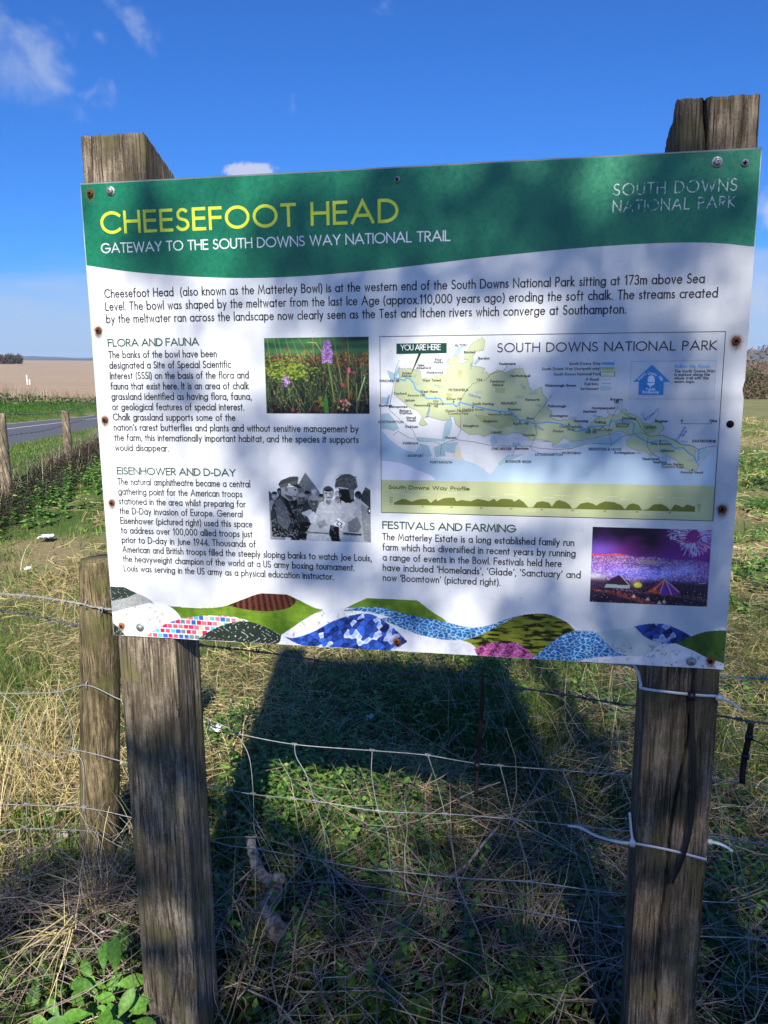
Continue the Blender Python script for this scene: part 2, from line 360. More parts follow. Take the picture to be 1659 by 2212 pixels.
# ------------------------------------------------------------------ small printed pictures, painted onto fine vertex grids
class Pic:
    def __init__(s, w, h_): s.w, s.h = w, h_; s.y, s.x = np.mgrid[0:h_, 0:w]; s.x = s.x / (w - 1); s.y = s.y / (h_ - 1); s.a = np.zeros((h_, w, 3)); s.ar = w / h_
    def put(s, m, c):
        c = s2l(c) if np.ndim(c) == 1 else c; m = np.clip(m, 0, 1)[..., None]; s.a = s.a * (1 - m) + c * m
    def mask(s, P):
        P = np.asarray(P, float); m = np.zeros(s.x.shape, bool); n = len(P)
        for i in range(n):
            x0, y0 = P[i]; x1, y1 = P[(i + 1) % n]
            if y0 == y1: continue
            c = ((y0 > s.y) != (y1 > s.y)) & (s.x < (x1 - x0) * (s.y - y0) / (y1 - y0) + x0); m ^= c
        return m.astype(float)
    def poly(s, P, c, a=1.): s.put(s.mask(P) * a, c)
    def ell(s, cx, cy, rx, ry, c, a=1., soft=.15): s.put(sstep(1 + soft, 1 - soft, np.hypot((s.x - cx) / rx, (s.y - cy) / ry)) * a, c)
    def glow(s, cx, cy, rx, ry, c, a=1.): s.a = s.a + (s2l(c) * a) * np.exp(-(((s.x - cx) / rx) ** 2 + ((s.y - cy) / ry) ** 2))[..., None]
    def line(s, x0, y0, x1, y1, w, c, a=1.):
        X0, X1 = x0 * s.ar, x1 * s.ar
        i0 = max(0, int((min(y0, y1) - w) * s.h) - 1); i1 = min(s.h, int((max(y0, y1) + w) * s.h) + 2)
        j0 = max(0, int((min(x0, x1) - w) * s.w) - 1); j1 = min(s.w, int((max(x0, x1) + w) * s.w) + 2)
        if i1 <= i0 or j1 <= j0: return
        px = s.x[i0:i1, j0:j1] * s.ar; py = s.y[i0:i1, j0:j1]
        dx, dy = X1 - X0, y1 - y0; t = np.clip(((px - X0) * dx + (py - y0) * dy) / (dx * dx + dy * dy + 1e-9), 0, 1)
        d = np.hypot(px - X0 - t * dx, py - y0 - t * dy); m = (np.clip(1.2 - d / w, 0, 1) * a)[..., None]
        s.a[i0:i1, j0:j1] = s.a[i0:i1, j0:j1] * (1 - m) + s2l(c) * m
    def build(s, name, u0, v0, u1, v1, off, parent, keep=None, um=None):
        us = np.linspace(u0, u1, s.w); vs = np.linspace(v0, v1, s.h); Ug, Vg = np.meshgrid(us, vs)
        V = BO + EX * Ug.ravel()[:, None] - EZ * Vg.ravel()[:, None] + EN * off
        i, j = np.mgrid[0:s.h - 1, 0:s.w - 1]; a = (i * s.w + j).ravel(); Q = np.stack([a, a + s.w, a + s.w + 1, a + 1], 1)
        if keep is not None: Q = Q[keep[:-1, :-1].ravel()]
        return npmesh(name, V, [Q], M['print'], parent, np.clip(s.a, 0, 1).reshape(-1, 3))
def voro(x, y, seed=0, jit=.9):
    ix = np.floor(x); iy = np.floor(y); d1 = np.full(x.shape, 9.); d2 = np.full(x.shape, 9.); cid = np.zeros(x.shape)
    for dx in (-1, 0, 1):
        for dy in (-1, 0, 1):
            cx = ix + dx; cy = iy + dy
            px = cx + .5 + jit * (hsh(cx, cy, seed) - .5); py = cy + .5 + jit * (hsh(cx, cy, seed + 5) - .5)
            d = np.hypot(x - px, y - py); idd = hsh(cx, cy, seed + 11)
            nw = d < d1; d2 = np.where(nw, d1, np.minimum(d2, d)); cid = np.where(nw, idd, cid); d1 = np.where(nw, d, d1)
    return d1, d2, cid
def lerp(a, b, t): return s2l(a) * (1 - t[..., None]) + s2l(b) * t[..., None]

def flora():
    p = Pic(230, 166); x, y = p.x, p.y; rg = random.Random(3)
    p.a[:] = lerp((38, 92, 52), (96, 150, 84), np.clip(fbm(x * 3, y * 14, 3) * 1.5 - .3, 0, 1))
    p.put(sstep(.06, .0, np.abs(y - .1 - .03 * x)) * .6, (20, 62, 48)); p.put(sstep(.6, .9, x) * sstep(.08, .02, y), (40, 50, 34))
    p.put(sstep(.17, .3, y + .1 * (fbm(x * 8, y * 3, 5) - .5)) , (62, 46, 32))
    for i in range(900):
        cx, cy = rg.random(), rg.uniform(.2, .42); c = rg.choice([(150, 70, 40), (190, 150, 60), (160, 60, 70), (90, 100, 40), (200, 120, 60), (60, 40, 30)]); p.ell(cx, cy, .006, .008, c, .8)
    p.put(sstep(.3, .46, y + .12 * (fbm(x * 5, y * 4, 8) - .5)), (10, 15, 12))
    for i in range(1500):
        x0 = rg.random(); y0 = rg.uniform(.42, 1.02); l = rg.uniform(.06, .3); dx = rg.gauss(.02, .05)
        b = rg.random(); c = rg.choice([(40, 70, 38), (56, 84, 42), (20, 40, 28), (80, 96, 56), (24, 30, 26), (12, 16, 12), (8, 12, 8), (120, 130, 90)]); p.line(x0, y0, x0 - dx, y0 - l, rg.uniform(.003, .006), c, .7 * b + .2)
    for i in range(500):
        cx, cy = rg.gauss(.22, .13), rg.gauss(.42, .07); p.ell(cx, cy, .012, .011, rg.choice([(120, 140, 40), (80, 110, 36), (40, 60, 20), (150, 160, 50)]), .8)
    for i in range(350):
        cx, cy = rg.random(), rg.uniform(.45, 1); p.ell(cx, cy, .007, .008, rg.choice([(150, 50, 50), (170, 130, 60), (70, 100, 60), (10, 14, 10), (10, 12, 10)]), .7)
    for x0, x1 in ((.09, .15), (.14, .18), (.21, .28), (.27, .36), (.03, .06), (.33, .5), (.8, .82), (.54, .57)):
        p.line(x0, 0, x1, .35, .005, (150, 160, 90), .8)
    p.line(.755, 0, .77, .27, .014, (130, 66, 44)); p.line(.76, .2, .8, .6, .009, (110, 50, 40)); p.line(.67, 0, .74, .6, .009, (140, 130, 60), .9); p.line(.47, 0, .48, .3, .006, (190, 120, 100))
    p.line(.42, .06, .5, .07, .006, (200, 200, 120)); p.line(.5, .07, .56, .2, .007, (190, 190, 110)); p.line(.56, .2, .57, .3, .006, (170, 170, 90))
    p.line(.615, .34, .64, .55, .014, (110, 140, 60)); p.line(.64, .55, .665, .84, .011, (130, 150, 60)); p.line(.8, .48, .805, .85, .01, (140, 130, 60)); p.line(.96, .52, .89, .82, .008, (190, 200, 140)); p.line(.88, .6, .88, 1, .006, (140, 150, 90))
    p.ell(.61, .19, .047, .13, (120, 74, 120)); 
    for i in range(330):
        t = rg.random(); cy = .04 + .29 * t; w = .012 + .036 * math.sin(min(1, t * 1.6 + .1) * math.pi / 2); cx = .607 + rg.uniform(-w, w); p.ell(cx, cy, .007, .009, rg.choice([(205, 160, 215), (170, 120, 190), (220, 190, 225), (130, 60, 130), (190, 130, 200)]), .9)
    for i in range(90): p.ell(.205 + rg.gauss(0, .015), .57 + rg.gauss(0, .035), .006, .008, rg.choice([(150, 110, 170), (110, 70, 120), (190, 160, 200)]), .9)
    p.ell(.81, .43, .015, .04, (190, 90, 118)); p.ell(.75, .62, .014, .026, (190, 60, 60)); p.ell(.83, .75, .008, .06, (160, 62, 40)); p.ell(.86, .46, .012, .02, (150, 60, 96))
    for i in range(26): p.ell(rg.gauss(.77, .03), rg.gauss(.88, .05), .011, .016, rg.choice([(190, 70, 110), (220, 180, 100), (120, 50, 50), (230, 200, 150)]), .8)
    for q in ((.53, .8), (.545, .87), (.56, .95), (.66, .97), (.5, .93)): p.ell(*q, .018, .035, rg.choice([(120, 124, 50), (140, 140, 52), (100, 56, 36)]), .75)
    p.poly([(.57, 1), (.56, .85), (.585, .71), (.605, .84), (.61, 1)], (66, 130, 50)); p.ell(.26, .95, .015, .03, (140, 64, 46)); p.ell(.39, .19, .013, .03, (170, 130, 70)); p.ell(.22, .15, .018, .02, (150, 70, 60))
    return p
def soldiers():
    p = Pic(230, 172); x, y = p.x, p.y; rg = random.Random(5); g = lambda v: (v, v + 2, v + 4)
    p.a[:] = s2l((214, 217, 228))
    f = lambda X_, Y_: ((X_ - 80) / 1502., (Y_ - 95) / 1065.)
    P = lambda L: [f(*q) for q in L]
    p.poly(P([(632, 95), (440, 430), (440, 620), (960, 620), (870, 440)]), g(112)); p.poly(P([(632, 95), (600, 440), (870, 440)]), g(124))
    p.poly(P([(1505, 300), (1430, 460), (1450, 660), (1582, 640), (1582, 350)]), g(88)); p.poly(P([(80, 385), (150, 470), (150, 620), (80, 620)]), g(96))
    def face(cx, cy, s, v, hat=None, hair=50, body=None, bc=150):
        if body: p.poly(P([(cx - s * 1.7, cy + s * 1.5), (cx - s * .5, cy + s), (cx + s * .5, cy + s), (cx + s * 1.8, cy + s * 1.6), (cx + s * 2.3, cy + 700), (cx - s * 2.2, cy + 700)]), g(bc))
        a, b = f(cx, cy); rx, ry = s * .72 / 1502, s / 1065
        p.ell(a, b + ry * .9, rx * .5, ry * .7, g(int(v * .7))); p.ell(a, b - ry * .22, rx * 1.05, ry * .92, g(hair)); p.ell(a, b, rx * .92, ry * .95, g(v)); p.ell(a, b - ry * .65, rx * .9, ry * .35, g(hair if hat is None else hat))
        p.ell(a - rx * .4, b - ry * .1, rx * .22, ry * .09, g(int(v * .35))); p.ell(a + rx * .4, b - ry * .1, rx * .22, ry * .09, g(int(v * .35)))
        p.ell(a, b + ry * .22, rx * .14, ry * .18, g(min(255, v + 30))); p.ell(a, b + ry * .52, rx * .36, ry * .07, g(int(v * .4))); p.ell(a + rx * .5, b + ry * .3, rx * .35, ry * .5, g(int(v * .75)), .5)
    face(165, 470, 62, 168, None, 70, 1, 150); face(1400, 440, 66, 90, 60, 60); face(240, 400, 50, 110, 70, 60)
    face(755, 380, 58, 190, 150, 110, 1, 120); face(655, 450, 62, 130, 44, 44, 1, 80); face(870, 490, 60, 150, 60, 60, 1, 130); face(1105, 430, 60, 180, 150, 150, 1, 180); face(1100, 520, 55, 160, 120, 90, 1, 120)
    face(570, 510, 85, 105, None, 150, 1, 82); face(450, 590, 70, 54, None, 40); face(965, 420, 108, 176, None, 66, 1, 182); face(750, 560, 108, 108, None, 150, 1, 178)
    # officer in peaked cap, left, in profile
    p.poly(P([(260, 430), (200, 500), (130, 620), (95, 740), (110, 1110), (520, 1130), (640, 1010), (710, 880), (640, 780), (480, 700), (430, 600), (380, 500)]), g(86))
    p.poly(P([(160, 560), (200, 900), (330, 1020), (400, 860), (330, 640), (250, 500)]), g(118)); p.poly(P([(330, 480), (470, 800), (480, 880), (430, 860), (300, 500)]), g(48)); p.poly(P([(400, 1040), (640, 1010), (710, 880), (660, 860), (430, 900)]), g(62))
    p.poly(P([(262, 330), (270, 460), (380, 540), (470, 530), (505, 480), (490, 440), (528, 420), (510, 370), (500, 320)]), g(158)); p.ell(*f(345, 365), .018, .04, g(120)); p.ell(*f(480, 370), .012, .012, g(40)); p.line(*f(450, 470), *f(500, 480), .008, g(40))
    p.poly(P([(300, 440), (390, 530), (450, 530), (430, 470)]), g(96))
    p.poly(P([(222, 290), (260, 230), (400, 165), (525, 160), (528, 200), (515, 270), (578, 335), (560, 352), (430, 300), (260, 345), (235, 310)]), g(66)); p.poly(P([(250, 300), (500, 220), (515, 270), (255, 345)]), g(96)); p.poly(P([(420, 300), (520, 300), (578, 345), (540, 350)]), g(24)); p.ell(*f(390, 290), .01, .014, g(220))
    p.poly(P([(660, 770), (740, 690), (800, 780), (760, 870), (690, 880)]), g(196))
    # helmeted soldier, right
    p.poly(P([(1160, 560), (1300, 520), (1380, 470), (1480, 540), (1582, 640), (1582, 1160), (1140, 1150), (1180, 1010), (1130, 800)]), g(172)); p.poly(P([(1440, 560), (1582, 640), (1582, 1160), (1480, 1130), (1450, 850)]), g(140)); p.poly(P([(1240, 850), (1390, 760), (1440, 900), (1400, 1010), (1250, 1000)]), g(128)); p.poly(P([(1160, 1010), (1450, 1030), (1440, 1060), (1170, 1050)]), g(90)); p.ell(*f(1556, 670), .016, .045, g(28)); p.ell(*f(1562, 670), .008, .02, g(225))
    p.poly(P([(1115, 330), (1130, 480), (1220, 560), (1340, 530), (1340, 340)]), g(70)); p.ell(*f(1200, 430), .05, .09, g(46)); p.ell(*f(1165, 400), .016, .012, g(20)); p.ell(*f(1140, 440), .012, .03, g(110)); p.ell(*f(1165, 490), .025, .012, g(24)); p.poly(P([(1270, 350), (1340, 340), (1345, 500), (1300, 540)]), g(110)); p.poly(P([(1140, 480), (1145, 640), (1155, 520), (1290, 560), (1340, 480), (1220, 540)]), g(34))
    p.poly(P([(1060, 300), (1080, 190), (1170, 115), (1290, 110), (1370, 170), (1395, 300), (1350, 355), (1250, 330), (1120, 310), (1070, 325)]), g(76))
    for i in range(90): a = rg.uniform(1075, 1380); b = rg.uniform(125, 320); p.line(*f(a, b), *f(a + rg.uniform(-40, 40), b + rg.uniform(-14, 24)), .006, g(rg.choice([44, 60, 110, 130, 150])), .7)
    p.poly(P([(1100, 780), (1210, 870), (1150, 990), (1040, 900)]), g(214)); 
    for a in (((1080, 830), (1110, 850)), ((1110, 850), (1080, 890)), ((1080, 890), (1120, 920)), ((1130, 860), (1160, 880)), ((1160, 880), (1140, 905)), ((1140, 905), (1150, 940)), ((1150, 940), (1125, 950))): p.line(*f(*a[0]), *f(*a[1]), .008, g(50))
    p.poly(P([(640, 1030), (980, 1040), (1000, 1160), (620, 1160)]), g(190)); p.poly(P([(640, 1015), (960, 1030), (960, 1050), (640, 1040)]), g(110)); p.poly(P([(780, 880), (900, 820), (940, 920), (820, 960)]), g(146))
    p.poly(P([(990, 900), (1110, 930), (1120, 1160), (1000, 1150), (960, 1040)]), g(40)); p.poly(P([(1150, 1060), (1450, 1060), (1480, 1160), (1140, 1160)]), g(176)); p.poly(P([(500, 1060), (640, 1040), (620, 1160), (500, 1130)]), g(60))
    for i in range(260): a = rg.uniform(110, 1580); b = rg.uniform(620, 1150); p.line(*f(a, b), *f(a + rg.gauss(0, 30), b + rg.gauss(20, 30)), .005, g(rg.choice([60, 90, 200, 215])), .35)
    p.poly(P([(110, 960), (520, 1020), (520, 1130), (110, 1110)]), g(52), .8)
    for i in range(200): p.ell(*f(rg.uniform(110, 500), rg.gauss(1060, 50)), .004, .005, g(rg.choice([20, 190, 160])), .8)
    p.a *= (.8 + .4 * fbm(x * 40, y * 30, 9))[..., None]; p.a = np.where((y > .25)[..., None], np.clip((p.a - .16) * 1.35 + .12, 0, 1), p.a)
    keep = ((y > (400 - 95) / 1065.) | (p.a.mean(2) < .5) )
    return p, keep
def festival():
    p = Pic(260, 168); x, y = p.x, p.y; rg = random.Random(9)
    n1 = fbm(x * 4, y * 4, 21); p.a[:] = lerp((26, 10, 44), (112, 36, 118), np.clip(n1 * 1.6 - .55 + x * .55 - np.abs(y - .25), 0, 1))
    p.glow(.06, .3, .14, .12, (110, 90, 190), .8); p.glow(.5, .4, .5, .1, (120, 50, 140), .6); p.glow(1, .1, .2, .2, (180, 60, 140), .5)
    hor = .34 + .07 * x + .01 * np.sin(x * 20); g = y > hor
    gr = lerp((60, 34, 84), (206, 150, 214), np.clip(vnoise(x * 130, y * 110, 4) ** 3 * 1.5 + .12, 0, 1)); p.a = np.where(g[..., None], gr, p.a)
    p.put(sstep(.02, 0, np.abs(y - hor - .015)) * (x < .3), (215, 70, 90)); p.ell(.5, .44, .13, .03, (176, 150, 130), .8); p.ell(.57, .52, .07, .035, (70, 44, 80), .9)
    p.glow(.45, .6, .18, .06, (80, 110, 255), 1.2); p.glow(.35, .55, .3, .05, (150, 120, 255), .5); p.glow(.6, .6, .12, .05, (230, 230, 220), .6); p.glow(.05, .66, .08, .05, (210, 230, 180), .9); p.glow(.8, .52, .09, .06, (150, 170, 220), .8)
    p.put(g * sstep(.62, .74, y + .05 * (fbm(x * 6, y * 6, 2) - .5)) * .9, (34, 20, 44))
    for i in range(420):
        cx = rg.gauss(.42, .2); cy = rg.gauss(.6, .045); p.line(cx, cy, cx + rg.gauss(0, .03), cy + rg.gauss(0, .012), .006, rg.choice([(90, 120, 255), (240, 240, 255), (150, 110, 240), (250, 230, 200), (60, 90, 220)]), .6)
    for i in range(2600):
        cx, cy = rg.random(), rg.uniform(.42, .68); p.ell(cx, cy, .003, .004, rg.choice([(230, 200, 255), (120, 90, 200), (60, 30, 90), (240, 150, 220), (90, 140, 255)]), .7)
    p.poly([(0, .82), (.2, .84), (.35, .87), (.5, .95), (.66, 1), (.5, 1), (.3, .93), (.18, .88), (0, .84)], (140, 66, 66)); p.poly([(.2, .8), (.6, .84), (1, .9), (1, .93), (.6, .87), (.2, .83)], (120, 76, 100), .8)
    for i in range(900):
        cx = rg.random(); cy = rg.uniform(.8, 1.0); 
        if rg.random() < .8: p.ell(cx, cy, .006, .008, (14, 8, 20), .8)
        else: p.ell(cx, cy, .003, .004, rg.choice([(230, 220, 235), (150, 100, 90), (120, 90, 130)]), .8)
    p.poly([(.16, .7), (.25, .62), (.33, .72), (.34, .76), (.14, .75)], (52, 26, 50)); p.line(.25, .62, .34, .76, .006, (200, 190, 200)); p.poly([(.14, .75), (.34, .76), (.34, .8), (.12, .8)], (170, 190, 190), .8); p.ell(.41, .75, .035, .035, (214, 214, 60)); p.glow(.39, .72, .04, .05, (200, 160, 80), .6)
    p.poly([(.49, .83), (.57, .72), (.635, .64), (.7, .72), (.77, .82), (.76, .86), (.65, .87), (.55, .85)], (170, 40, 66)); p.poly([(.635, .64), (.66, .86), (.77, .85), (.7, .72)], (120, 44, 150)); p.poly([(.6, .8), (.64, .72), (.66, .86), (.6, .86)], (70, 60, 200), .7); p.poly([(.5, .83), (.56, .76), (.58, .85)], (225, 110, 40), .8)
    for a in ((.635, .66, .55, .8), (.635, .66, .6, .85), (.64, .66, .7, .86), (.65, .68, .76, .82)): p.line(*a, .006, (240, 220, 180), .8)
    for q in ((.38, .9), (.6, .97), (.64, .955), (.5, .93)): p.poly([(q[0] - .02, q[1] + .02), (q[0], q[1] - .03), (q[0] + .02, q[1] + .02)], (220, 190, 170), .9)
    for cx, cy, n, l in ((.86, .08, 240, .26), (.7, .02, 60, .12), (.95, .03, 80, .12)):
        for i in range(n):
            a = rg.uniform(0, 2 * math.pi); r0 = rg.uniform(.3, .9) * l; r1 = r0 + rg.uniform(.1, .25) * l
            if cy + r0 * math.sin(a) > .36: continue
            p.line(cx + r0 * math.cos(a) * .66, cy + r0 * math.sin(a), cx + r1 * math.cos(a) * .66, cy + r1 * math.sin(a), .007, rg.choice([(190, 210, 245), (235, 170, 200), (150, 180, 240), (225, 120, 150), (240, 245, 255)]), .75)
    p.a = np.clip(p.a, 0, 1) * 1.; return p
def waves():
    u0, v0, u1, v1 = .0005, .742, BW - .0005, BH - .0004; p = Pic(1130, 99); Ug = u0 + p.x * (u1 - u0); Vg = v0 + p.y * (v1 - v0)
    nrm = lambda q: ((q[0] - u0) / (u1 - u0), (q[1] - v0) / (v1 - v0))
    g = lambda L: [nrm(uv(216 + .4428 * a, 1227 + .4428 * b)) for a, b in L]; hh = lambda L: [nrm(uv(803.6 + .4844 * a, 1002.4 + .4844 * b)) for a, b in L]
    def sm(L):
        # round every vertex that is not a sharp tip
        P_ = np.array(L); sc2 = np.array([u1 - u0, v1 - v0]); out = []; m_ = len(P_)
        for i in range(m_):
            a, b, c, d = P_[i - 1], P_[i], P_[(i + 1) % m_], P_[(i + 2) % m_]
            def sharp(p, q, r):
                e1 = (q - p) * sc2; e2 = (r - q) * sc2; return (e1 @ e2) / (np.hypot(*e1) * np.hypot(*e2) + 1e-12) < .62
            if sharp(a, b, c): a = b
            if sharp(b, c, d): d = c
            for t in np.arange(6) / 6: out.append(.5 * ((2 * b) + (c - a) * t + (2 * a - 5 * b + 4 * c - d) * t * t + (-a + 3 * b - 3 * c + d) * t ** 3))
        return out
    n4 = lambda s, sd: fbm(Ug * s, Vg * s, sd)
    white = lerp((205, 205, 210), (244, 244, 246), n4(90, 2)); 
    specks = (vnoise(Ug * 700, Vg * 900, 31) * vnoise(Ug * 160, Vg * 160, 32)); bark = lerp((232, 234, 233), (120, 126, 122), sstep(.44, .6, specks))
    grass = lerp((62, 96, 22), (126, 158, 44), np.clip(n4(60, 3) * 1.2 - .1 + .35 * (fbm(Ug * 40, Vg * 400, 8) - .5), 0, 1)); 
    dark = lerp((30, 40, 34), (44, 56, 46), n4(100, 6))
    foot = sstep(.18, .1, np.abs(np.sin(Ug * 260 + 3 * np.sin(Vg * 180))) ) * sstep(.5, .62, vnoise(Ug * 300, Vg * 420, 12))
    d1, d2, cid = voro(Ug * 120 + 1.6 * n4(90, 5), Vg * 175 + 1.6 * n4(90, 15), 3); water = lerp((176, 222, 244), (30, 98, 164), sstep(.0, .26, (d2 - d1) * (.6 + .8 * n4(150, 33)))); water = water * (.6 + .8 * n4(60, 44))[..., None]
    e1, e2, ci2 = voro(Ug * 95 + Vg * 75 + .5 * n4(60, 61), Vg * 75 - Ug * 42 + .5 * n4(60, 62), 8); lv = np.clip(ci2 + .4 * (e2 - e1) - .1, 0, 1); leaves = np.where((ci2 > .8)[..., None], lerp((120, 156, 224), (214, 222, 242), np.clip(e1 * 1.3, 0, 1)), lerp((12, 24, 76), (58, 104, 214), lv))
    soil = lerp((38, 16, 10), (112, 62, 46), np.clip(.5 + .5 * np.sin((Ug - .27) * 560 / (1 + (Vg - .745) * 3)) * .8 + .5 * (vnoise(Ug * 600, Vg * 600, 3) - .5), 0, 1))
    mu, mv = Ug * 92, Vg * 100 - 8 * (Ug - .09) ** 2; row = np.floor(mv); mu2 = mu + .5 * (row % 2); fu, fv = mu2 % 1, mv % 1; cm = hsh(np.floor(mu2), row, 14)
    pal = np.array([s2l(c) for c in ((222, 84, 110), (222, 84, 110), (206, 30, 74), (226, 110, 126), (50, 100, 178), (120, 132, 130), (236, 120, 132), (90, 186, 196), (206, 60, 90), (220, 190, 150))]); mos = pal[np.clip((cm * 10).astype(int), 0, 9)]
    mos = np.where(((fu < .14) | (fv < .16))[..., None], s2l((246, 238, 240)), mos)
    moss = lerp((26, 24, 12), (132, 140, 44), np.clip(sstep(.36, .62, fbm(Ug * 55, Vg * 240, 5)) * (.5 + n4(40, 7)), 0, 1))
    f1, f2, _ = voro(Ug * 95, Vg * 110, 17); ang_ = np.arctan2((Vg - .832) * 1.4, np.abs(Ug - .628) - .017); pink = lerp((86, 10, 62), (240, 130, 200), np.clip(.25 + .45 * np.sin(ang_ * 9 + 30 * np.hypot(np.abs(Ug - .628) - .017, Vg - .832) * 8) * vnoise(Ug * 260, Vg * 260, 5) + .75 * (vnoise(Ug * 420, Vg * 420, 9) - .35), 0, 1)); pink = np.where((np.abs(Ug - .628) < .005)[..., None], s2l((70, 66, 60)), pink)
    p.a[:] = 0; cover = np.zeros(p.x.shape)
    def lay(P, tex): 
        nonlocal cover
        m = p.mask(sm(P)); p.a = p.a * (1 - m[..., None]) + tex * m[..., None]; cover = np.maximum(cover, m)
    top = g([(40, 60), (48, 80), (100, 86), (160, 112), (240, 155), (330, 183), (450, 193), (550, 192), (620, 180), (700, 150), (760, 128), (830, 118), (900, 125), (960, 150), (1040, 190), (1120, 202), (1200, 192), (1280, 155), (1350, 122)]) + hh([(20, 574), (70, 566), (120, 570), (160, 582), (200, 606), (240, 637), (280, 666), (320, 690), (400, 722), (470, 727), (530, 715), (620, 683), (700, 668), (780, 668), (860, 700), (950, 740), (1030, 752), (1100, 742), (1150, 722), (1200, 714), (1290, 712), (1370, 738), (1430, 760), (1500, 746), (1600, 741)]) + [(1.1, 1.2), (-.1, 1.2)]
    lay(top, white)
    lay(g([(320, 182), (450, 193), (550, 192), (620, 180), (700, 150), (760, 128), (830, 118), (900, 125), (960, 150), (1040, 190), (1090, 204), (1000, 250), (940, 290), (883, 328), (800, 285), (730, 262), (700, 250), (600, 234), (500, 236), (398, 248), (370, 210)]), grass)
    lay(g([(1190, 196), (1280, 155), (1350, 122)]) + hh([(20, 574), (70, 566), (120, 570), (160, 582), (200, 606), (240, 637), (280, 666), (320, 690), (330, 705), (160, 676), (60, 645)]) + g([(1400, 205), (1340, 192), (1260, 194)]), grass)
    lay(g([(30, 50), (48, 80), (100, 86), (160, 112), (190, 128), (130, 145), (30, 166)]), np.where((foot > .5)[..., None], s2l((215, 220, 215)), dark * 1.3))
    lay(g([(30, 166), (130, 145), (187, 126), (262, 166), (180, 185), (30, 224)]), lerp((120, 124, 120), (178, 180, 178), vnoise(Ug * 900, Vg * 900, 3)))
    lay(g([(30, 224), (60, 218), (180, 185), (260, 167), (320, 178), (370, 210), (398, 248), (340, 265), (270, 300), (220, 345), (130, 328), (60, 262)]), bark)
    lay(g([(40, 240), (62, 265), (90, 290), (135, 340), (40, 340)]), np.where((foot > .5)[..., None], s2l((215, 220, 215)), dark))
    lay(g([(205, 345), (270, 300), (345, 262), (450, 238), (560, 232), (650, 238), (715, 258), (660, 264), (590, 284), (520, 318), (470, 360)]), mos)
    lay(g([(470, 352), (520, 316), (590, 282), (660, 262), (730, 262), (800, 285), (885, 328), (830, 380), (480, 370)]), np.where((foot > .5)[..., None], s2l((220, 224, 218)), dark))
    lay(g([(620, 180), (700, 150), (760, 128), (830, 118), (900, 125), (962, 156), (930, 190), (860, 208), (780, 210), (700, 200), (640, 187)]), soil)
    lay(g([(883, 328), (940, 290), (1000, 250), (1070, 213), (1150, 200), (1230, 205), (1300, 222), (1230, 235), (1100, 280), (1000, 320), (940, 338)]), bark)
    lay(g([(900, 335), (950, 340), (1040, 310), (1130, 262), (1220, 232), (1310, 222), (1380, 255), (1440, 300), (1500, 360), (1380, 410), (1100, 400), (975, 374)]), leaves)
    lay(g([(1180, 207), (1260, 192), (1340, 190)]) + hh([(25, 638), (60, 643), (160, 672), (320, 702), (400, 722), (470, 727), (530, 715), (620, 683), (700, 668), (620, 690), (560, 722), (480, 762), (390, 785), (300, 780), (200, 757), (100, 717), (30, 690)]) + g([(1420, 240), (1310, 215)]), water)
    lay(hh([(400, 786), (480, 763), (560, 722), (640, 683), (700, 668), (780, 668), (860, 700), (908, 742), (850, 765), (780, 812), (725, 860), (600, 800), (470, 826), (440, 800)]), moss)
    lay(hh([(455, 826), (500, 805), (545, 794), (600, 800), (650, 798), (725, 858), (690, 900), (500, 870)]), pink)
    lay(hh([(722, 862), (780, 812), (850, 763), (920, 742), (990, 748), (1040, 792), (1090, 838), (1145, 854), (1000, 862), (860, 888), (740, 880)]), water)
    lay(hh([(905, 740), (1000, 748), (1100, 735), (1172, 722), (1225, 772), (1300, 798), (1280, 812), (1220, 852), (1140, 852), (1080, 830), (1035, 785), (985, 748)]), lerp((176, 190, 188), (200, 210, 210), n4(50, 3)))
    lay(hh([(1168, 724), (1230, 712), (1300, 712), (1370, 738), (1424, 768), (1370, 796), (1290, 799), (1220, 772)]), leaves * .75)
    lay(hh([(1355, 800), (1430, 765), (1500, 745), (1640, 740), (1640, 900), (1575, 890), (1500, 866), (1440, 836)]), lerp((36, 66, 26), (80, 116, 44), n4(80, 3)))
    sp = (sstep(.48, .56, specks) * sstep(.74, .9, p.x) * sstep(.45, .8, p.y)); p.a = p.a * (1 - .8 * sp[..., None])
    p.u = (u0, v0, u1, v1); return p, cover > .5
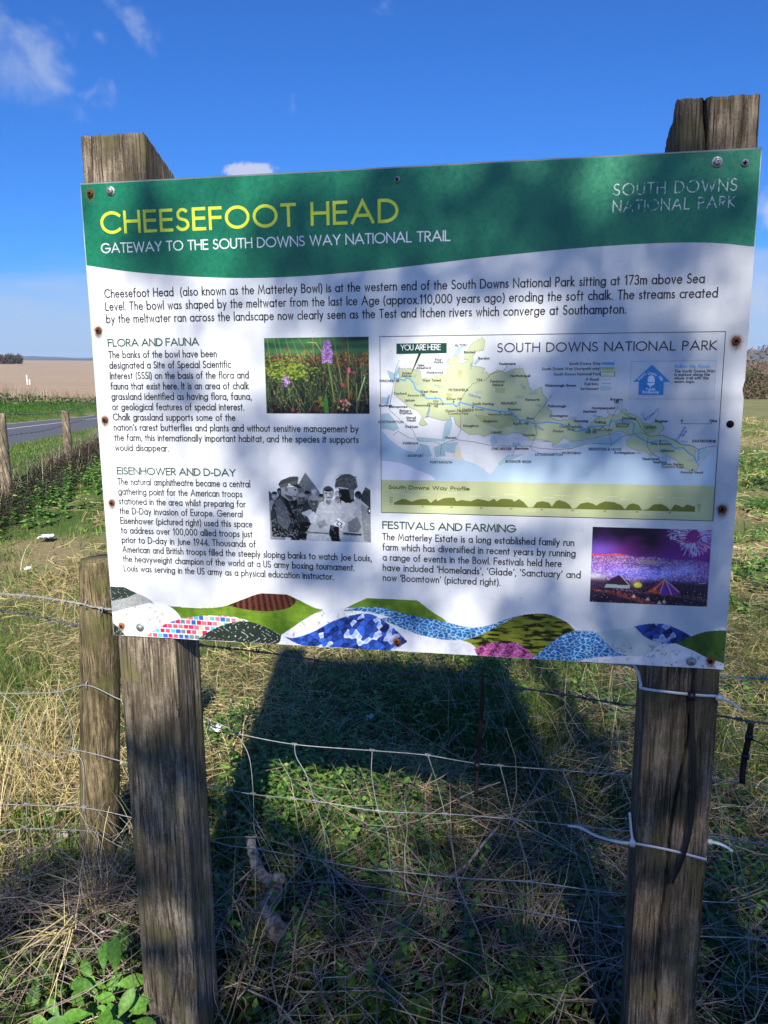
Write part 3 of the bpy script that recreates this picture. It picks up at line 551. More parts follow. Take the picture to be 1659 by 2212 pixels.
# ------------------------------------------------------------------ the information board
def panelmat():
    m, n, b = newmat('white_printed_aluminium'); tc = n('ShaderNodeTexCoord').outputs['Object']
    a = n('ShaderNodeTexNoise', {'Vector': tc, 'Scale': 9., 'Detail': 8., 'Roughness': .7}).outputs['Fac']
    sp = n('ShaderNodeTexNoise', {'Vector': tc, 'Scale': 260., 'Detail': 3.}).outputs['Fac']
    c = n.ramp(a, [(.35, (.74, .745, .75)), (.6, (.86, .86, .86))])
    c = n.mix(n.math('MULTIPLY', n.ramp(sp, [(.7, (0, 0, 0)), (.76, (1, 1, 1))]), .6), c, (.3, .29, .26))
    # grime creeping up from the lower edge and faint vertical weather streaks
    z_ = n('ShaderNodeSeparateXYZ', {0: n('ShaderNodeNewGeometry').outputs['Position']}).outputs[2]
    low = n('ShaderNodeMapRange', {0: z_, 1: .971, 2: 1.06, 3: .55, 4: 0.}).outputs[0]
    st = n('ShaderNodeTexNoise', {'Vector': n('ShaderNodeMapping', {'Vector': tc, 'Scale': (1, 1, .06)}).outputs[0], 'Scale': 60., 'Detail': 5.}).outputs['Fac']
    c = n.mix(n.math('MULTIPLY', n.ramp(st, [(.54, (0, 0, 0)), (.74, (1, 1, 1))]), .1), c, (.38, .38, .32))
    gm = n('ShaderNodeTexNoise', {'Vector': tc, 'Scale': 38., 'Detail': 8., 'Roughness': .75}).outputs['Fac']
    c = n.mix(n.math('MULTIPLY', n.ramp(gm, [(.5, (0, 0, 0)), (.66, (1, 1, 1))]), low), c, (.3, .31, .24))
    n.l.new(c, b.inputs['Base Color']); b.inputs['Roughness'].default_value = .42; b.inputs['Specular IOR Level'].default_value = .4
    return m
def flatmat(name, srgb, rough=.4, var=0., sc=60.):
    return mat(name, tuple(s2l(srgb)), rough, 0, .4, var, sc)
M['panel'] = panelmat()
def greenmat():
    m, n, b = newmat('green_print'); tc = n('ShaderNodeTexCoord').outputs['Object']
    a = n('ShaderNodeTexNoise', {'Vector': tc, 'Scale': 120., 'Detail': 6., 'Roughness': .8}).outputs['Fac']
    n.l.new(n.ramp(a, [(.3, (.006, .13, .06)), (.62, (.01, .19, .088)), (.74, (.045, .24, .15))]), b.inputs['Base Color'])
    n.l.new(n.ramp(a, [(.4, (.26, .26, .26)), (.7, (.45, .45, .45))]), b.inputs['Roughness']); return m
M['green'] = greenmat(); M['yellow'] = flatmat('yellow_ink', (222, 232, 62)); M['inkw'] = flatmat('white_ink', (238, 240, 242))
M['ink'] = flatmat('dark_ink', (22, 22, 30)); M['inkg'] = flatmat('green_ink', (14, 74, 52))
def wornmat():
    m, n, b = newmat('worn_white_ink'); tc = n('ShaderNodeTexCoord').outputs['Object']
    a = n('ShaderNodeTexNoise', {'Vector': tc, 'Scale': 190., 'Detail': 4.}).outputs['Fac']
    n.l.new(n.ramp(a, [(.42, (.03, .2, .12)), (.52, (.62, .68, .66))]), b.inputs['Base Color']); return m
M['worn'] = wornmat()

sign = tag(empty('information_sign', tuple(B3(BW / 2, 1.812))), 'large information board with green header and map, bolted to two square oak posts', 'information board')
pm = MB(); rg = random.Random(2)
def edge(a, b, n, jit):      # slightly chipped outline
    return [(a[0] + (b[0] - a[0]) * t, a[1] + (b[1] - a[1]) * t) for t in np.linspace(0, 1, n, endpoint=False)]
out = edge((0, 0), (BW, 0), 60, 0) + edge((BW, 0), (BW, BH), 60, 0) + edge((BW, BH), (0, BH), 60, 0) + edge((0, BH), (0, 0), 40, 0)
out = [(a + rg.gauss(0, .00018), b + rg.gauss(0, .00018)) for a, b in out]
cu, cv = uv(1641, 1100 / 1.1573 * 1.0 + 30); 
out = [((a - .003 if abs(b - .36) < .008 and a > BW - .01 else a), b) for a, b in out]
T = tessellate_polygon([[Vector((a, b, 0)) for a, b in out]]); no = len(out)
pm.add([B3(a, b, 0) for a, b in out] + [B3(a, b, -.003) for a, b in out], [(i, (i + 1) % no, no + (i + 1) % no, no + i) for i in range(no)], list(T) + [(c + no, b + no, a + no) for a, b, c in T])
panel = pm.build('panel', M['panel'], sign)
L1 = .00025
hd = Flat(L1)
hc = smoothpts([uv(*q) for q in ((186.6, 573.2), (293, 588), (430.5, 598), (545, 600.3), (659.6, 596), (797, 584.7), (916, 571.4), (1055.7, 554.7), (1247, 536), (1391, 526.4), (1487, 523.6), (1559, 525.5), (1625.5, 532.7))], 5)
hd.poly([(.001, .0022), (BW - .001, .0022), (BW - .001, hc[-1][1])] + [tuple(q) for q in hc[::-1][1:-1]] + [(.001, hc[0][1])])
hd.build('header_band', M['green'], panel)
def T_(name, m, off=2 * L1): f = Flat(off); f._n = name; f._m = m; return f
def fin(f): return f.build(f._n, M[f._m], panel)
f = T_('title_text', 'yellow'); f.text('CHEESEFOOT', .034, .0878, .0385, .135, uv(640, 464)[0], track=.27); fin(f)
f = T_('title_text', 'yellow'); f.text('HEAD', uv(671, 462)[0], .0878, .0385, .135, .5735, track=.27); fin(f)
f = T_('subtitle_text', 'inkw'); f.text('GATEWAY TO THE SOUTH DOWNS WAY NATIONAL TRAIL', .0316, .1205, .0175, .12, .6604, track=.2, space=.42); fin(f)
f = T_('park_name_text', 'worn'); f.text('SOUTH DOWNS', .9185, .0612, .0185, .095, 1.1035, track=.3, space=.6); f.text('NATIONAL PARK', .9185, .0858, .0178, .095, 1.1027, track=.3, space=.6); fin(f)
f = T_('introduction_text', 'ink')
for s_, e_, v_ in (('Cheesefoot Head  (also known as the Matterley Bowl) is at the western end of the South Downs National Park sitting at 173m above Sea', 1.0644, .1982), ('Level. The bowl was shaped by the meltwater from the last Ice Age (approx.110,000 years ago) eroding the soft chalk. The streams created', 1.0854, .2208), ('by the meltwater ran across the landscape now clearly seen as the Test and Itchen rivers which converge at Southampton.', .9462, .2430)):
    f.text(s_, .0318, v_, .0158, .118, e_)
fin(f)
def block(name, lines, u, v0, dv, cap=.0134, t=.128):
    f = T_(name, 'ink')
    for i, (s_, dx) in enumerate(lines):
        
        ys = [v0 + dv * i]; 
        # measured right end of the line, taken at the line's own height
        y_guess = 773 + (v0 + dv * i - .306) / .019 * 22.6; e_ = uv(dx, y_guess)[0]
        f.text(s_, u, ys[0], cap, t, e_)
    fin(f)
def heading(name, s_, u, v, e_, m='inkg'): f = T_(name, m); f.text(s_, u, v, .0142, .15, e_, track=.2, space=.34); fin(f)
heading('flora_heading', 'FLORA AND FAUNA', .0315, .285, .2095)
block('flora_text', [('The banks of the bowl have been', 469), ('designated a Site of Special Scientific', 499), ('Interest (SSSI) on the basis of the flora and', 538), ('fauna that exist here. It is an area of chalk', 538), ('grassland identified as having flora, fauna,', 544), ('or geological features of special interest.', 528), ('Chalk grassland supports some of the', 509), ('nation\u2019s rarest butterflies and plants and without sensitive management by', 775), ('the farm, this internationally important habitat, and the species it supports', 775), ('would disappear.', 365)], .0315, .3058, .0190)
heading('history_heading', 'EISENHOWER AND D-DAY', .0315, .5213, .268)
block('history_text', [('The natural amphitheatre became a central', 541), ('gathering point for the American troops', 524), ('stationed in the area whilst preparing for', 531), ('the D-Day invasion of Europe. General', 525), ('Eisenhower (pictured right) used this space', 546), ('to address over 100,000 allied troops just', 546), ('prior to D-day in June 1944. Thousands of', 553), ('American and British troops filled the steeply sloping banks to watch Joe Louis,', 803), ('the heavyweight champion of the world at a US army boxing tournament.', 766), ('Louis was serving in the US army as a physical education instructor.', 721)], .0315, .5412, .0188)
heading('farming_heading', 'FESTIVALS AND FARMING', .5408, .6113, .778)
block('farming_text', [('The Matterley Estate is a long established family run', 1241), ('farm which has diversified in recent years by running', 1244), ('a range of events in the Bowl. Festivals held here', 1214), ('have included \u2018Homelands\u2019, \u2018Glade\u2019, \u2018Sanctuary\u2019 and', 1255), ('now \u2018Boomtown\u2019 (pictured right).', 1081)], .5408, .6322, .0190)
flora().build('meadow_photograph', .3313, .2735, .5200, .4058, L1, panel)
pp, kp = soldiers(); pp.build('soldiers_photograph', .3300, .5110, .5202, .6375, L1, panel, kp)
festival().build('festival_photograph', .9072, .5970, 1.1003, .7303, L1, panel)
pp, kp = waves(); pp.build('landscape_pattern_band', *pp.u, L1, panel, kp)

# ---- the map
MU0, MV0, MU1, MV1 = .5397, .2735, 1.1007, .5814
za = lambda *L: [uv(803.6 + .24479 * a, 691.3 + .24479 * b) for a, b in zip(L[::2], L[1::2])]
zb = lambda *L: [uv(1192.4 + .25 * a, 691.3 + .25 * b) for a, b in zip(L[::2], L[1::2])]
C_ = lambda *c: tuple(s2l(c))
mp = Flat(L1); 
sea = C_(184, 206, 222)
coast = za(82, 975, 120, 1010, 160, 1060, 230, 1110, 300, 1150, 380, 1170, 420, 1110, 440, 1170, 500, 1215, 560, 1215, 640, 1230, 720, 1225, 810, 1235, 900, 1262, 980, 1310, 1045, 1365, 1110, 1280, 1230, 1250, 1400, 1180, 1560, 1165, 1659, 1160) + zb(150, 1130, 300, 1095, 520, 1090, 620, 1120, 740, 1150, 860, 1185, 980, 1225, 1080, 1290, 1200, 1330, 1250, 1290, 1300, 1220, 1370, 1170, 1424, 1085)
coast = [(min(max(a, MU0 + .0006), MU1 - .0006), b) for a, b in coast]
mvb = .5225
mp.poly(coast + [(MU1 - .0006, mvb), (MU0 + .0006, mvb)], sea)
mp.poly(za(85, 1240, 180, 1250, 260, 1265, 330, 1290, 420, 1330, 520, 1370, 560, 1412, 85, 1412), C_(228, 230, 244), 2e-5)
set_ = C_(170, 196, 204)
for P in (za(130, 440, 200, 470, 240, 400, 250, 450, 205, 520, 180, 560, 150, 500), za(80, 830, 150, 820, 200, 880, 240, 960, 190, 980, 130, 960, 80, 960), za(80, 680, 140, 680, 155, 740, 80, 740), za(720, 300, 760, 240, 800, 235, 770, 310, 720, 320), za(890, 380, 930, 340, 960, 350, 910, 400), za(640, 920, 690, 840, 710, 910, 690, 1000, 640, 1070, 400, 1065, 395, 1030, 620, 1050), za(420, 1090, 500, 1110, 530, 1200, 490, 1215, 440, 1180), za(545, 1120, 640, 1090, 650, 1200, 560, 1210), za(640, 1085, 760, 1075, 730, 1180, 650, 1160), za(1040, 1060, 1075, 1010, 1110, 1080, 1060, 1110), za(1110, 1260, 1200, 1190, 1360, 1180, 1240, 1230, 1120, 1290), za(1240, 1080, 1300, 1080, 1320, 1110, 1240, 1120), zb(0, 1100, 150, 1110, 310, 1060, 500, 1090, 620, 1110, 600, 980, 510, 960, 500, 1010, 300, 1040, 150, 1055, 0, 1090), zb(540, 710, 610, 690, 615, 750, 545, 760), zb(1250, 1120, 1300, 1100, 1365, 1130, 1330, 1190, 1260, 1220), zb(940, 1170, 1030, 1180, 1020, 1215, 950, 1210), zb(470, 780, 500, 790, 490, 805, 470, 800)): mp.poly(P, set_, 3e-5)
mp.poly(za(740, 1100, 780, 1120, 790, 1200, 815, 1235, 690, 1210, 730, 1180), C_(224, 216, 190), 4e-5)
park = za(240, 425, 300, 430, 330, 425, 430, 450, 440, 520, 520, 505, 580, 490, 650, 480, 655, 430, 690, 400, 660, 370, 700, 330, 740, 315, 770, 330, 750, 370, 790, 385, 830, 370, 850, 350, 808, 345, 820, 310, 860, 240, 885, 200, 975, 155, 998, 185, 985, 265, 920, 275, 890, 320, 895, 360, 870, 400, 960, 415, 1000, 430, 970, 465, 1010, 455, 1030, 485, 1110, 440, 1180, 465, 1260, 430, 1330, 425, 1345, 470, 1370, 510, 1385, 590, 1420, 625, 1500, 590, 1500, 650, 1540, 690, 1530, 760, 1590, 810, 1570, 860, 1659, 885) + zb(0, 855, 60, 870, 110, 855, 180, 865, 220, 885, 250, 935, 300, 940, 340, 880, 410, 830, 460, 850, 500, 810, 560, 830, 600, 790, 610, 765, 640, 770, 640, 800, 700, 815, 760, 850, 790, 890, 850, 900, 890, 880, 940, 890, 970, 940, 930, 975, 920, 995, 970, 1000, 1040, 1030, 1110, 1075, 1210, 1080, 1240, 1130, 1230, 1200, 1270, 1250, 1250, 1290, 1200, 1300, 1130, 1270, 1080, 1215, 980, 1165, 900, 1130, 850, 1170, 800, 1130, 740, 1125, 690, 1110, 640, 1080, 650, 1030, 690, 1000, 640, 985, 600, 960, 560, 962, 500, 985, 420, 1010, 340, 1025, 250, 1040, 160, 1050, 100, 1010, 60, 1060, 0, 1085) + za(1600, 1080, 1520, 1060, 1440, 1050, 1400, 1060, 1340, 1010, 1260, 990, 1180, 1015, 1060, 1000, 980, 1030, 940, 1005, 860, 1010, 790, 960, 740, 920, 720, 850, 690, 850, 690, 880, 620, 885, 560, 870, 500, 850, 450, 870, 490, 920, 450, 935, 415, 920, 440, 850, 400, 800, 330, 770, 250, 700, 195, 655, 200, 560, 240, 500)
mp.poly(park, C_(196, 203, 158), 6e-5)
for P in (za(760, 440, 800, 450, 780, 520, 755, 480), za(1080, 590, 1180, 600, 1170, 650, 1090, 640), za(900, 830, 1040, 850, 1200, 840, 1240, 940, 1100, 960, 960, 900), za(1180, 850, 1290, 840, 1280, 900, 1200, 900), za(655, 640, 710, 650, 700, 700, 660, 690), zb(780, 900, 860, 905, 900, 960, 830, 985, 790, 950)): mp.poly(P, C_(178, 184, 130), 7.5e-5)
mp.build('park_map', M['print'], panel)
ml = Flat(2 * L1); ml.k = 3
K = C_(22, 24, 36); BLU = C_(92, 164, 220)
for a, b in (((MU0, MV0), (MU1, MV0)), ((MU1, MV0), (MU1, MV1)), ((MU1, MV1), (MU0, MV1)), ((MU0, MV1), (MU0, MV0))): ml.rib([a, b], .0009, c=K)
ml.rib(park + [park[0]], .0005, c=C_(120, 130, 110))
rd = C_(160, 182, 200)
for P in (za(300, 385, 240, 500, 180, 660), za(240, 500, 330, 510, 400, 570, 480, 550, 560, 590, 640, 600), za(760, 700, 720, 600, 650, 550, 690, 400), za(800, 660, 900, 640, 1100, 690, 1300, 690, 1380, 660, 1500, 640), za(1140, 560, 1130, 700, 1090, 830, 1030, 960, 1060, 1040), za(950, 280, 900, 440, 860, 560), za(1300, 400, 1310, 520, 1340, 600, 1320, 760, 1300, 850, 1240, 1000), za(1240, 1040, 1400, 1060, 1560, 1075), zb(140, 860, 170, 780), zb(790, 780, 800, 840), zb(930, 790, 890, 860), zb(360, 820, 300, 900, 310, 1040), zb(1240, 1100, 1100, 1040, 960, 1010)): ml.rib(P, .0004, c=rd)
ml.rib(za(180, 640, 165, 700, 150, 780), .0008, c=BLU)
def dash(P, t=.00065, d=.0032, c=K):
    P = [np.array(q) for q in P]; on = True; acc = 0; cur = [P[0]]
    for a, b in zip(P[:-1], P[1:]):
        l = np.hypot(*(b - a)); s_ = 0
        while s_ < l:
            st_ = min(d * (1 if on else .55) - acc, l - s_); s_ += st_; acc += st_; cur.append(a + (b - a) * s_ / l)
            if acc >= d * (1 if on else .55) - 1e-9:
                if on: ml.rib([cur[0], cur[-1]] if len(cur) < 3 else cur, t, c=c)
                cur = [cur[-1]]; on = not on; acc = 0
for P in (za(240, 355, 205, 450, 185, 600, 150, 790, 260, 890, 360, 970, 395, 1050, 420, 1068, 555, 1075, 615, 1100, 660, 1075, 745, 1055, 900, 1075, 1060, 1110, 1400, 1112, 1470, 1130, 1659, 1145) + zb(60, 1118, 160, 1112, 300, 1070, 480, 1065, 515, 1076, 600, 1010, 700, 985, 780, 975, 860, 1005, 960, 995, 1060, 1040, 1130, 1080, 1220, 1090, 1265, 1120, 1330, 1100, 1424, 1085), za(615, 1100, 600, 1200), za(190, 1015, 230, 980, 330, 1040, 395, 1050), za(745, 1055, 780, 980, 785, 840, 770, 740, 820, 640, 890, 560, 1000, 530, 1060, 470, 1160, 450, 1200, 400), za(1270, 1115, 1230, 1215), za(1400, 1112, 1455, 1010, 1430, 860, 1510, 770, 1585, 660), za(1400, 1115, 1420, 1150, 1470, 1170), zb(515, 1076, 490, 960, 500, 880, 565, 755, 640, 820, 730, 860, 770, 930, 830, 1000, 820, 1090, 870, 1160, 950, 1200), zb(1265, 1120, 1265, 1220)): dash(P)
ml.k = 40
sdw = za(205, 512, 240, 520, 290, 535, 300, 512, 335, 518, 370, 560, 385, 610, 450, 650, 480, 692, 600, 690, 630, 740, 720, 740, 745, 765, 775, 725, 850, 745, 950, 770, 1080, 800, 1230, 815, 1290, 880, 1370, 890, 1430, 915, 1560, 900, 1659, 915) + zb(100, 905, 180, 920, 200, 965, 300, 945, 340, 920, 440, 915, 500, 905, 510, 875, 600, 865, 700, 885, 715, 920, 700, 965, 720, 990, 780, 1030, 830, 1060, 900, 1045, 990, 1045, 1060, 1110, 1130, 1100, 1180, 1150, 1230, 1180, 1250, 1230)
ml.rib(sdw, .0021, c=BLU)
CAPM = .0045
def lab(P, s_, cap=CAPM, t=.19, c=K, anchor='c', ang=0.): 
    (u, v), = P; ml.text(s_, u, v + cap / 2, cap, t, None, .86, .32, .5, c, ang, anchor)
for q, s_ in (((780, 222), 'ALTON'), ((858, 283), 'Binsted'), ((986, 337), 'Bordon'), ((1192, 385), 'Haslemere'), ((585, 348), 'Four'), ((586, 371), 'Marks'), ((432, 398), 'New'), ((453, 422), 'Alresford'), ((553, 462), 'Monkwood'), ((304, 468), 'Itchen'), ((302, 492), 'Abbas'), ((524, 532), 'West Tisted'), ((1306, 492), 'Northchapel'), ((946, 523), 'Liss'), ((1105, 541), 'Fernhurst'), ((1107, 573), 'Milland'), ((761, 617), 'PETERSFIELD'), ((150, 537), 'WINCHESTER'), ((247, 648), 'Twyford'), ((502, 631), 'West Meon'), ((331, 708), 'Upham'), ((440, 752), 'Meonstoke'), ((978, 739), 'South Harting'), ((1205, 735), 'MIDHURST'), ((1414, 703), 'Petworth'), ((1256, 788), 'Duncton'), ((232, 764), 'Bishopstoke'), ((118, 754), 'Eastleigh'), ((293, 799), "Bishop's"), ((297, 821), 'Waltham'), ((343, 862), 'Shirrell'), ((347, 885), 'Heath'), ((345, 941), 'Wickham'), ((164, 899), 'SOUTHAMPTON'), ((1394, 867), 'Bury'), ((1041, 891), 'Singleton'), ((870, 933), 'Stoughton'), ((1096, 988), 'Lavant'), ((1383, 1014), 'Arundel'), ((693, 1037), 'Havant'), ((339, 1087), 'FAREHAM'), ((382, 1197), 'GOSPORT'), ((608, 1255), 'PORTSMOUTH'), ((1140, 1136), 'CHICHESTER'), ((1319, 1132), 'Barnham'), ((1558, 1187), 'LITTLEHAMPTON'), ((1290, 1249), 'BOGNOR REGIS')): lab(za(*q), s_)
OL = C_(92, 92, 50)
for q, s_ in (((388, 664), 'Beacon Hill'), ((560, 716), 'Old'), ((562, 738), 'Winchester'), ((562, 760), 'Hill'), ((722, 696), 'Butser Hill'), ((757, 800), 'Queen Elizabeth'), ((757, 824), 'Country Park'), ((889, 789), 'Harting Down'), ((1130, 832), 'Heyshott Down'), ((1309, 912), 'Bignor Hill')): lab(za(*q), s_, c=OL)
for q in ((457, 657), (556, 687), (716, 718), (886, 767), (1122, 808), (1301, 893)): lab(za(*q), '\u25b2', .005, .3, C_(50, 80, 50))
for q, s_ in (((70, 565), 'Wisborough Green'), ((40, 743), 'Pulborough'), ((57, 827), 'Storrington'), ((249, 871), 'Steyning'), ((325, 790), 'Henfield'), ((442, 760), 'Hurstpierpoint'), ((555, 684), 'Burgess'), ((555, 707), 'Hill'), ((663, 850), 'Ditchling'), ((414, 882), 'Fulking'), ((850, 927), 'LEWES'), ((942, 872), 'Ringmer'), ((1312, 1046), 'EASTBOURNE'), ((994, 1129), 'Alfriston'), ((853, 1199), 'Newhaven'), ((928, 1227), 'Seaford'), ((623, 1146), 'Rottingdean'), ((455, 1116), 'BRIGHTON & HOVE'), ((165, 1149), 'WORTHING'), ((52, 960), 'Findon'), ((1119, 870), '0'), ((1390, 871), '10km')): lab(zb(*q), s_)
for q, s_ in (((160, 921), 'Chanctonbury'), ((160, 943), 'Ring'), ((334, 968), 'Mill Hill'), ((435, 948), "Devil's Dyke"), ((605, 894), 'Ditchling'), ((604, 916), 'Beacon'), ((940, 1069), 'Firle Beacon'), ((1040, 1245), 'Seven Sisters'), ((1040, 1269), 'Country Park'), ((1206, 1315), 'Beachy Head')): lab(zb(*q), s_, c=OL)
for q in ((142, 897), (318, 943), (435, 920), (603, 866), (931, 1042), (1207, 1292)): lab(zb(*q), '\u25b2', .005, .3, C_(50, 80, 50))
RB = C_(66, 110, 190)
for fn, q, s_, a in ((za, (155, 690), 'R.Itchen', -75), (za, (922, 686), 'R.Rother', 12), (za, (508, 810), 'R.Meon', -78), (za, (1484, 966), 'R.Arun', 22), (zb, (852, 836), 'R.Ouse', -42), (zb, (1122, 985), 'Cuckmere', -62), (zb, (1160, 972), 'River', -62)):
    (u, v), = fn(*q); L_ = len(s_) * CAPM * .38; ml.text(s_, u - math.cos(R(a)) * L_, v - math.sin(R(a)) * L_, CAPM, .15, None, 1, .2, .4, RB, R(a))
GR = C_(130, 150, 180)
for fn, q, s_, a in ((za, (380, 515), 'A31', -30), (za, (566, 576), 'A272', 25), (za, (930, 643), 'A272', 5), (za, (1290, 683), 'A272', 5), (za, (1412, 656), 'A272', -5), (za, (901, 438), 'A325', -80), (za, (1325, 572), 'A283', 45), (za, (1454, 752), 'A283', 15), (za, (684, 366), 'A31', -50), (za, (1528, 1077), 'A27', 0), (zb, (170, 855), 'A283', 0), (zb, (378, 830), 'A281', 25), (zb, (112, 1105), 'A259', -8), (zb, (790, 800), 'A275', 80), (zb, (914, 803), 'A26', -45), (zb, (1138, 1055), 'A27', 12), (zb, (1188, 1225), 'A259', -5), (zb, (726, 1157), 'A259', 0)): 
    (u, v), = fn(*q); ml.text(s_, u - .004, v, CAPM * .85, .12, None, 1, .2, .4, GR, R(a))
# title, arrow flag, legend, waymark panel, scale bar
ml.text('SOUTH DOWNS NATIONAL PARK', .7400, .3025, .0155, .115, 1.0893, track=.24, space=.5, c=C_(24, 26, 40))
GF = C_(12, 66, 48); 
ml.poly(za(216, 208, 660, 202, 660, 291, 216, 299), GF, .00003); ml.poly(za(412, 290, 437, 290, 333, 510), GF, .00003)
(u, v), = za(253, 268); (u2, v2), = za(607, 265); ml.k = 60; f2 = ml.off; ml.off = f2 + .0001; ml.text('YOU ARE HERE', u, (v + v2) / 2, .0098, .11, u2, track=.12, space=.34, c=C_(236, 240, 240)); ml.off = f2
for i, (s_, y) in enumerate((('South Downs Way', 376), ('South Downs Way (footpath only)', 419), ('South Downs National Park', 466), ('A Road', 512), ('Rail links', 552), ('Settlement', 593))): 
    (u, v), = zb(415, y); ml.text(s_, u - (.003 if i > 2 else 0), v + .0022, .0047, .15, None, .86, .32, .5, K, 0, 'r')
ml.rib(zb(442, 376, 528, 376), .0042, c=BLU); ml.rib(zb(442, 418, 526, 418), .0042, c=C_(178, 184, 96)); ml.rib(zb(436, 466, 524, 466), .0075, c=C_(110, 120, 100)); ml.rib(zb(439, 466, 521, 466), .0062, c=C_(214, 224, 176)); ml.rib(zb(440, 511, 510, 511), .0005, c=GR); dash(zb(435, 550, 515, 550)); ml.rib(zb(436, 589, 474, 589), .007, c=set_); ml.rib(zb(495, 588, 500, 590), .0045, c=set_)
q = zb(686, 358, 1420, 349, 1398, 682, 668, 683); ml.rib(q + [q[0]], .0005, c=C_(150, 180, 214))
ml.poly(zb(865, 386, 1018, 534, 966, 534, 960, 648, 745, 647, 750, 533, 700, 535), C_(58, 140, 206), 0)
ml.k = 70; WT = C_(232, 240, 248); ml.off = f2 + .00008
ml.poly(zb(827, 536, 826, 510, 834, 488, 850, 478, 866, 479, 880, 490, 888, 510, 887, 540), WT); ml.poly(zb(820, 544, 889, 544, 880, 560, 862, 568, 838, 582, 842, 568, 826, 560), WT)
for ch, x, y, a in zip('South Downs Way', (757, 770, 783, 796, 810, 822, 836, 852, 868, 882, 895, 908, 920, 934, 945), (515, 502, 490, 479, 470, 464, 463, 461, 462, 465, 472, 480, 487, 497, 508), (-45, -42, -40, -38, -28, -20, -12, -5, 5, 12, 25, 32, 38, 42, 45)):
    if ch != ' ': (u, v), = zb(x, y); ml.text(ch, u - .001, v + .002, .0046, .17, c=WT, ang=R(a))
lab(zb(852, 597), 'Public', .0046, .18, WT); lab(zb(851, 622), 'Bridleway', .0046, .18, WT); ml.off = f2
(u, v), = zb(1060, 399); ml.text('Follow the Acorn', u, v + .003, .0058, .2, zb(1365, 399)[0][0], track=.24, c=C_(110, 176, 226))
for i, s_ in enumerate(('The South Downs Way', 'is marked along the', 'whole trail with this', 'acorn logo.')): (u, v), = zb(1057, 441 + 30 * i); ml.text(s_, u, v + .0024, .0048, .16, None, .84, .32, .5, K)
ml.rib(zb(1117, 878, 1117, 894, 1377, 897, 1377, 880), .0006, c=K)
# elevation profile strip
q1 = Flat(L1 * 1.5); q1.poly([(MU0 + .0006, mvb), (MU1 - .0006, mvb), (MU1 - .0006, MV1 - .0006), (MU0 + .0006, MV1 - .0006)], C_(190, 196, 146)); q1.build('profile_strip', M['print'], panel)
zc = lambda a, b: uv(803.6 + .4844 * a, 1002.4 + .4844 * b)
pr = [(98, 172), (120, 162), (135, 155), (155, 158), (175, 168), (200, 160), (220, 156), (245, 156), (262, 173), (285, 155), (292, 165), (320, 152), (345, 150), (368, 150), (376, 166), (400, 160), (440, 166), (470, 155), (500, 160), (520, 166), (545, 154), (556, 166), (575, 155), (600, 155), (625, 158), (634, 168), (655, 156), (675, 168), (697, 193), (718, 192), (735, 170), (760, 165), (790, 172), (802, 190), (820, 165), (835, 160), (860, 168), (880, 180), (893, 199), (910, 196), (930, 176), (960, 170), (985, 176), (1000, 186), (1015, 175), (1040, 166), (1080, 170), (1110, 182), (1128, 202), (1145, 180), (1165, 175), (1190, 183), (1204, 206), (1232, 200), (1255, 180), (1290, 178), (1315, 190), (1330, 207), (1350, 180), (1370, 185), (1384, 194), (1405, 180), (1425, 186), (1440, 190), (1440, 213), (1200, 207), (900, 200), (600, 192), (300, 185), (98, 181)]
ml.k = 20; ml.poly([zc(*p_) for p_ in pr], C_(104, 112, 44), 0)
(u, v) = zc(74, 104); ml.text('South Downs Way Profile', u, v + .003, .0072, .2, zc(436, 104)[0], track=.2, c=C_(90, 84, 30))
for x, y, s_ in ((83, 150, '600'), (83, 160, '400'), (83, 170, '200'), (86, 179, '0'), (1456, 182, '200'), (1456, 192, '130'), (1458, 202, '66'), (1461, 212, '0')): u, v = zc(x, y); ml.text(s_, u - .002, v + .001, .0024, .16, c=K)
for i, x in enumerate((225, 353, 486, 619, 755, 893, 1036, 1180, 1326)): u, v = zc(x, 190 + (x - 225) * .025); ml.text(str(10 * (i + 1)), u - .0015, v + .001, .0026, .16, c=K)
for x, y, s_ in ((108, 127, 'Winchester'), (157, 138, 'Cheesefoot'), (238, 140, 'Beacon Hill'), (358, 132, 'Butser Hill'), (460, 145, 'Harting Down'), (545, 147, 'Bignor Hill'), (616, 138, 'Chanctonbury'), (660, 150, 'Truleigh'), (787, 152, 'Devil\'s Dyke'), (846, 143, 'Ditchling Beacon'), (965, 156, 'Firle'), (1070, 148, 'Bostal Hill'), (1125, 160, 'Windover'), (1285, 152, 'Friston'), (1368, 153, 'Seven Sisters'), (265, 200, 'River Meon'), (709, 211, 'River Arun'), (899, 217, 'River Adur'), (1225, 225, 'River Ouse')): u, v = zc(x, y); ml.text(s_, u, v, .0024, .14, c=C_(222, 226, 200), anchor='c')
ml.build('map_lines_and_lettering', M['print'], panel)

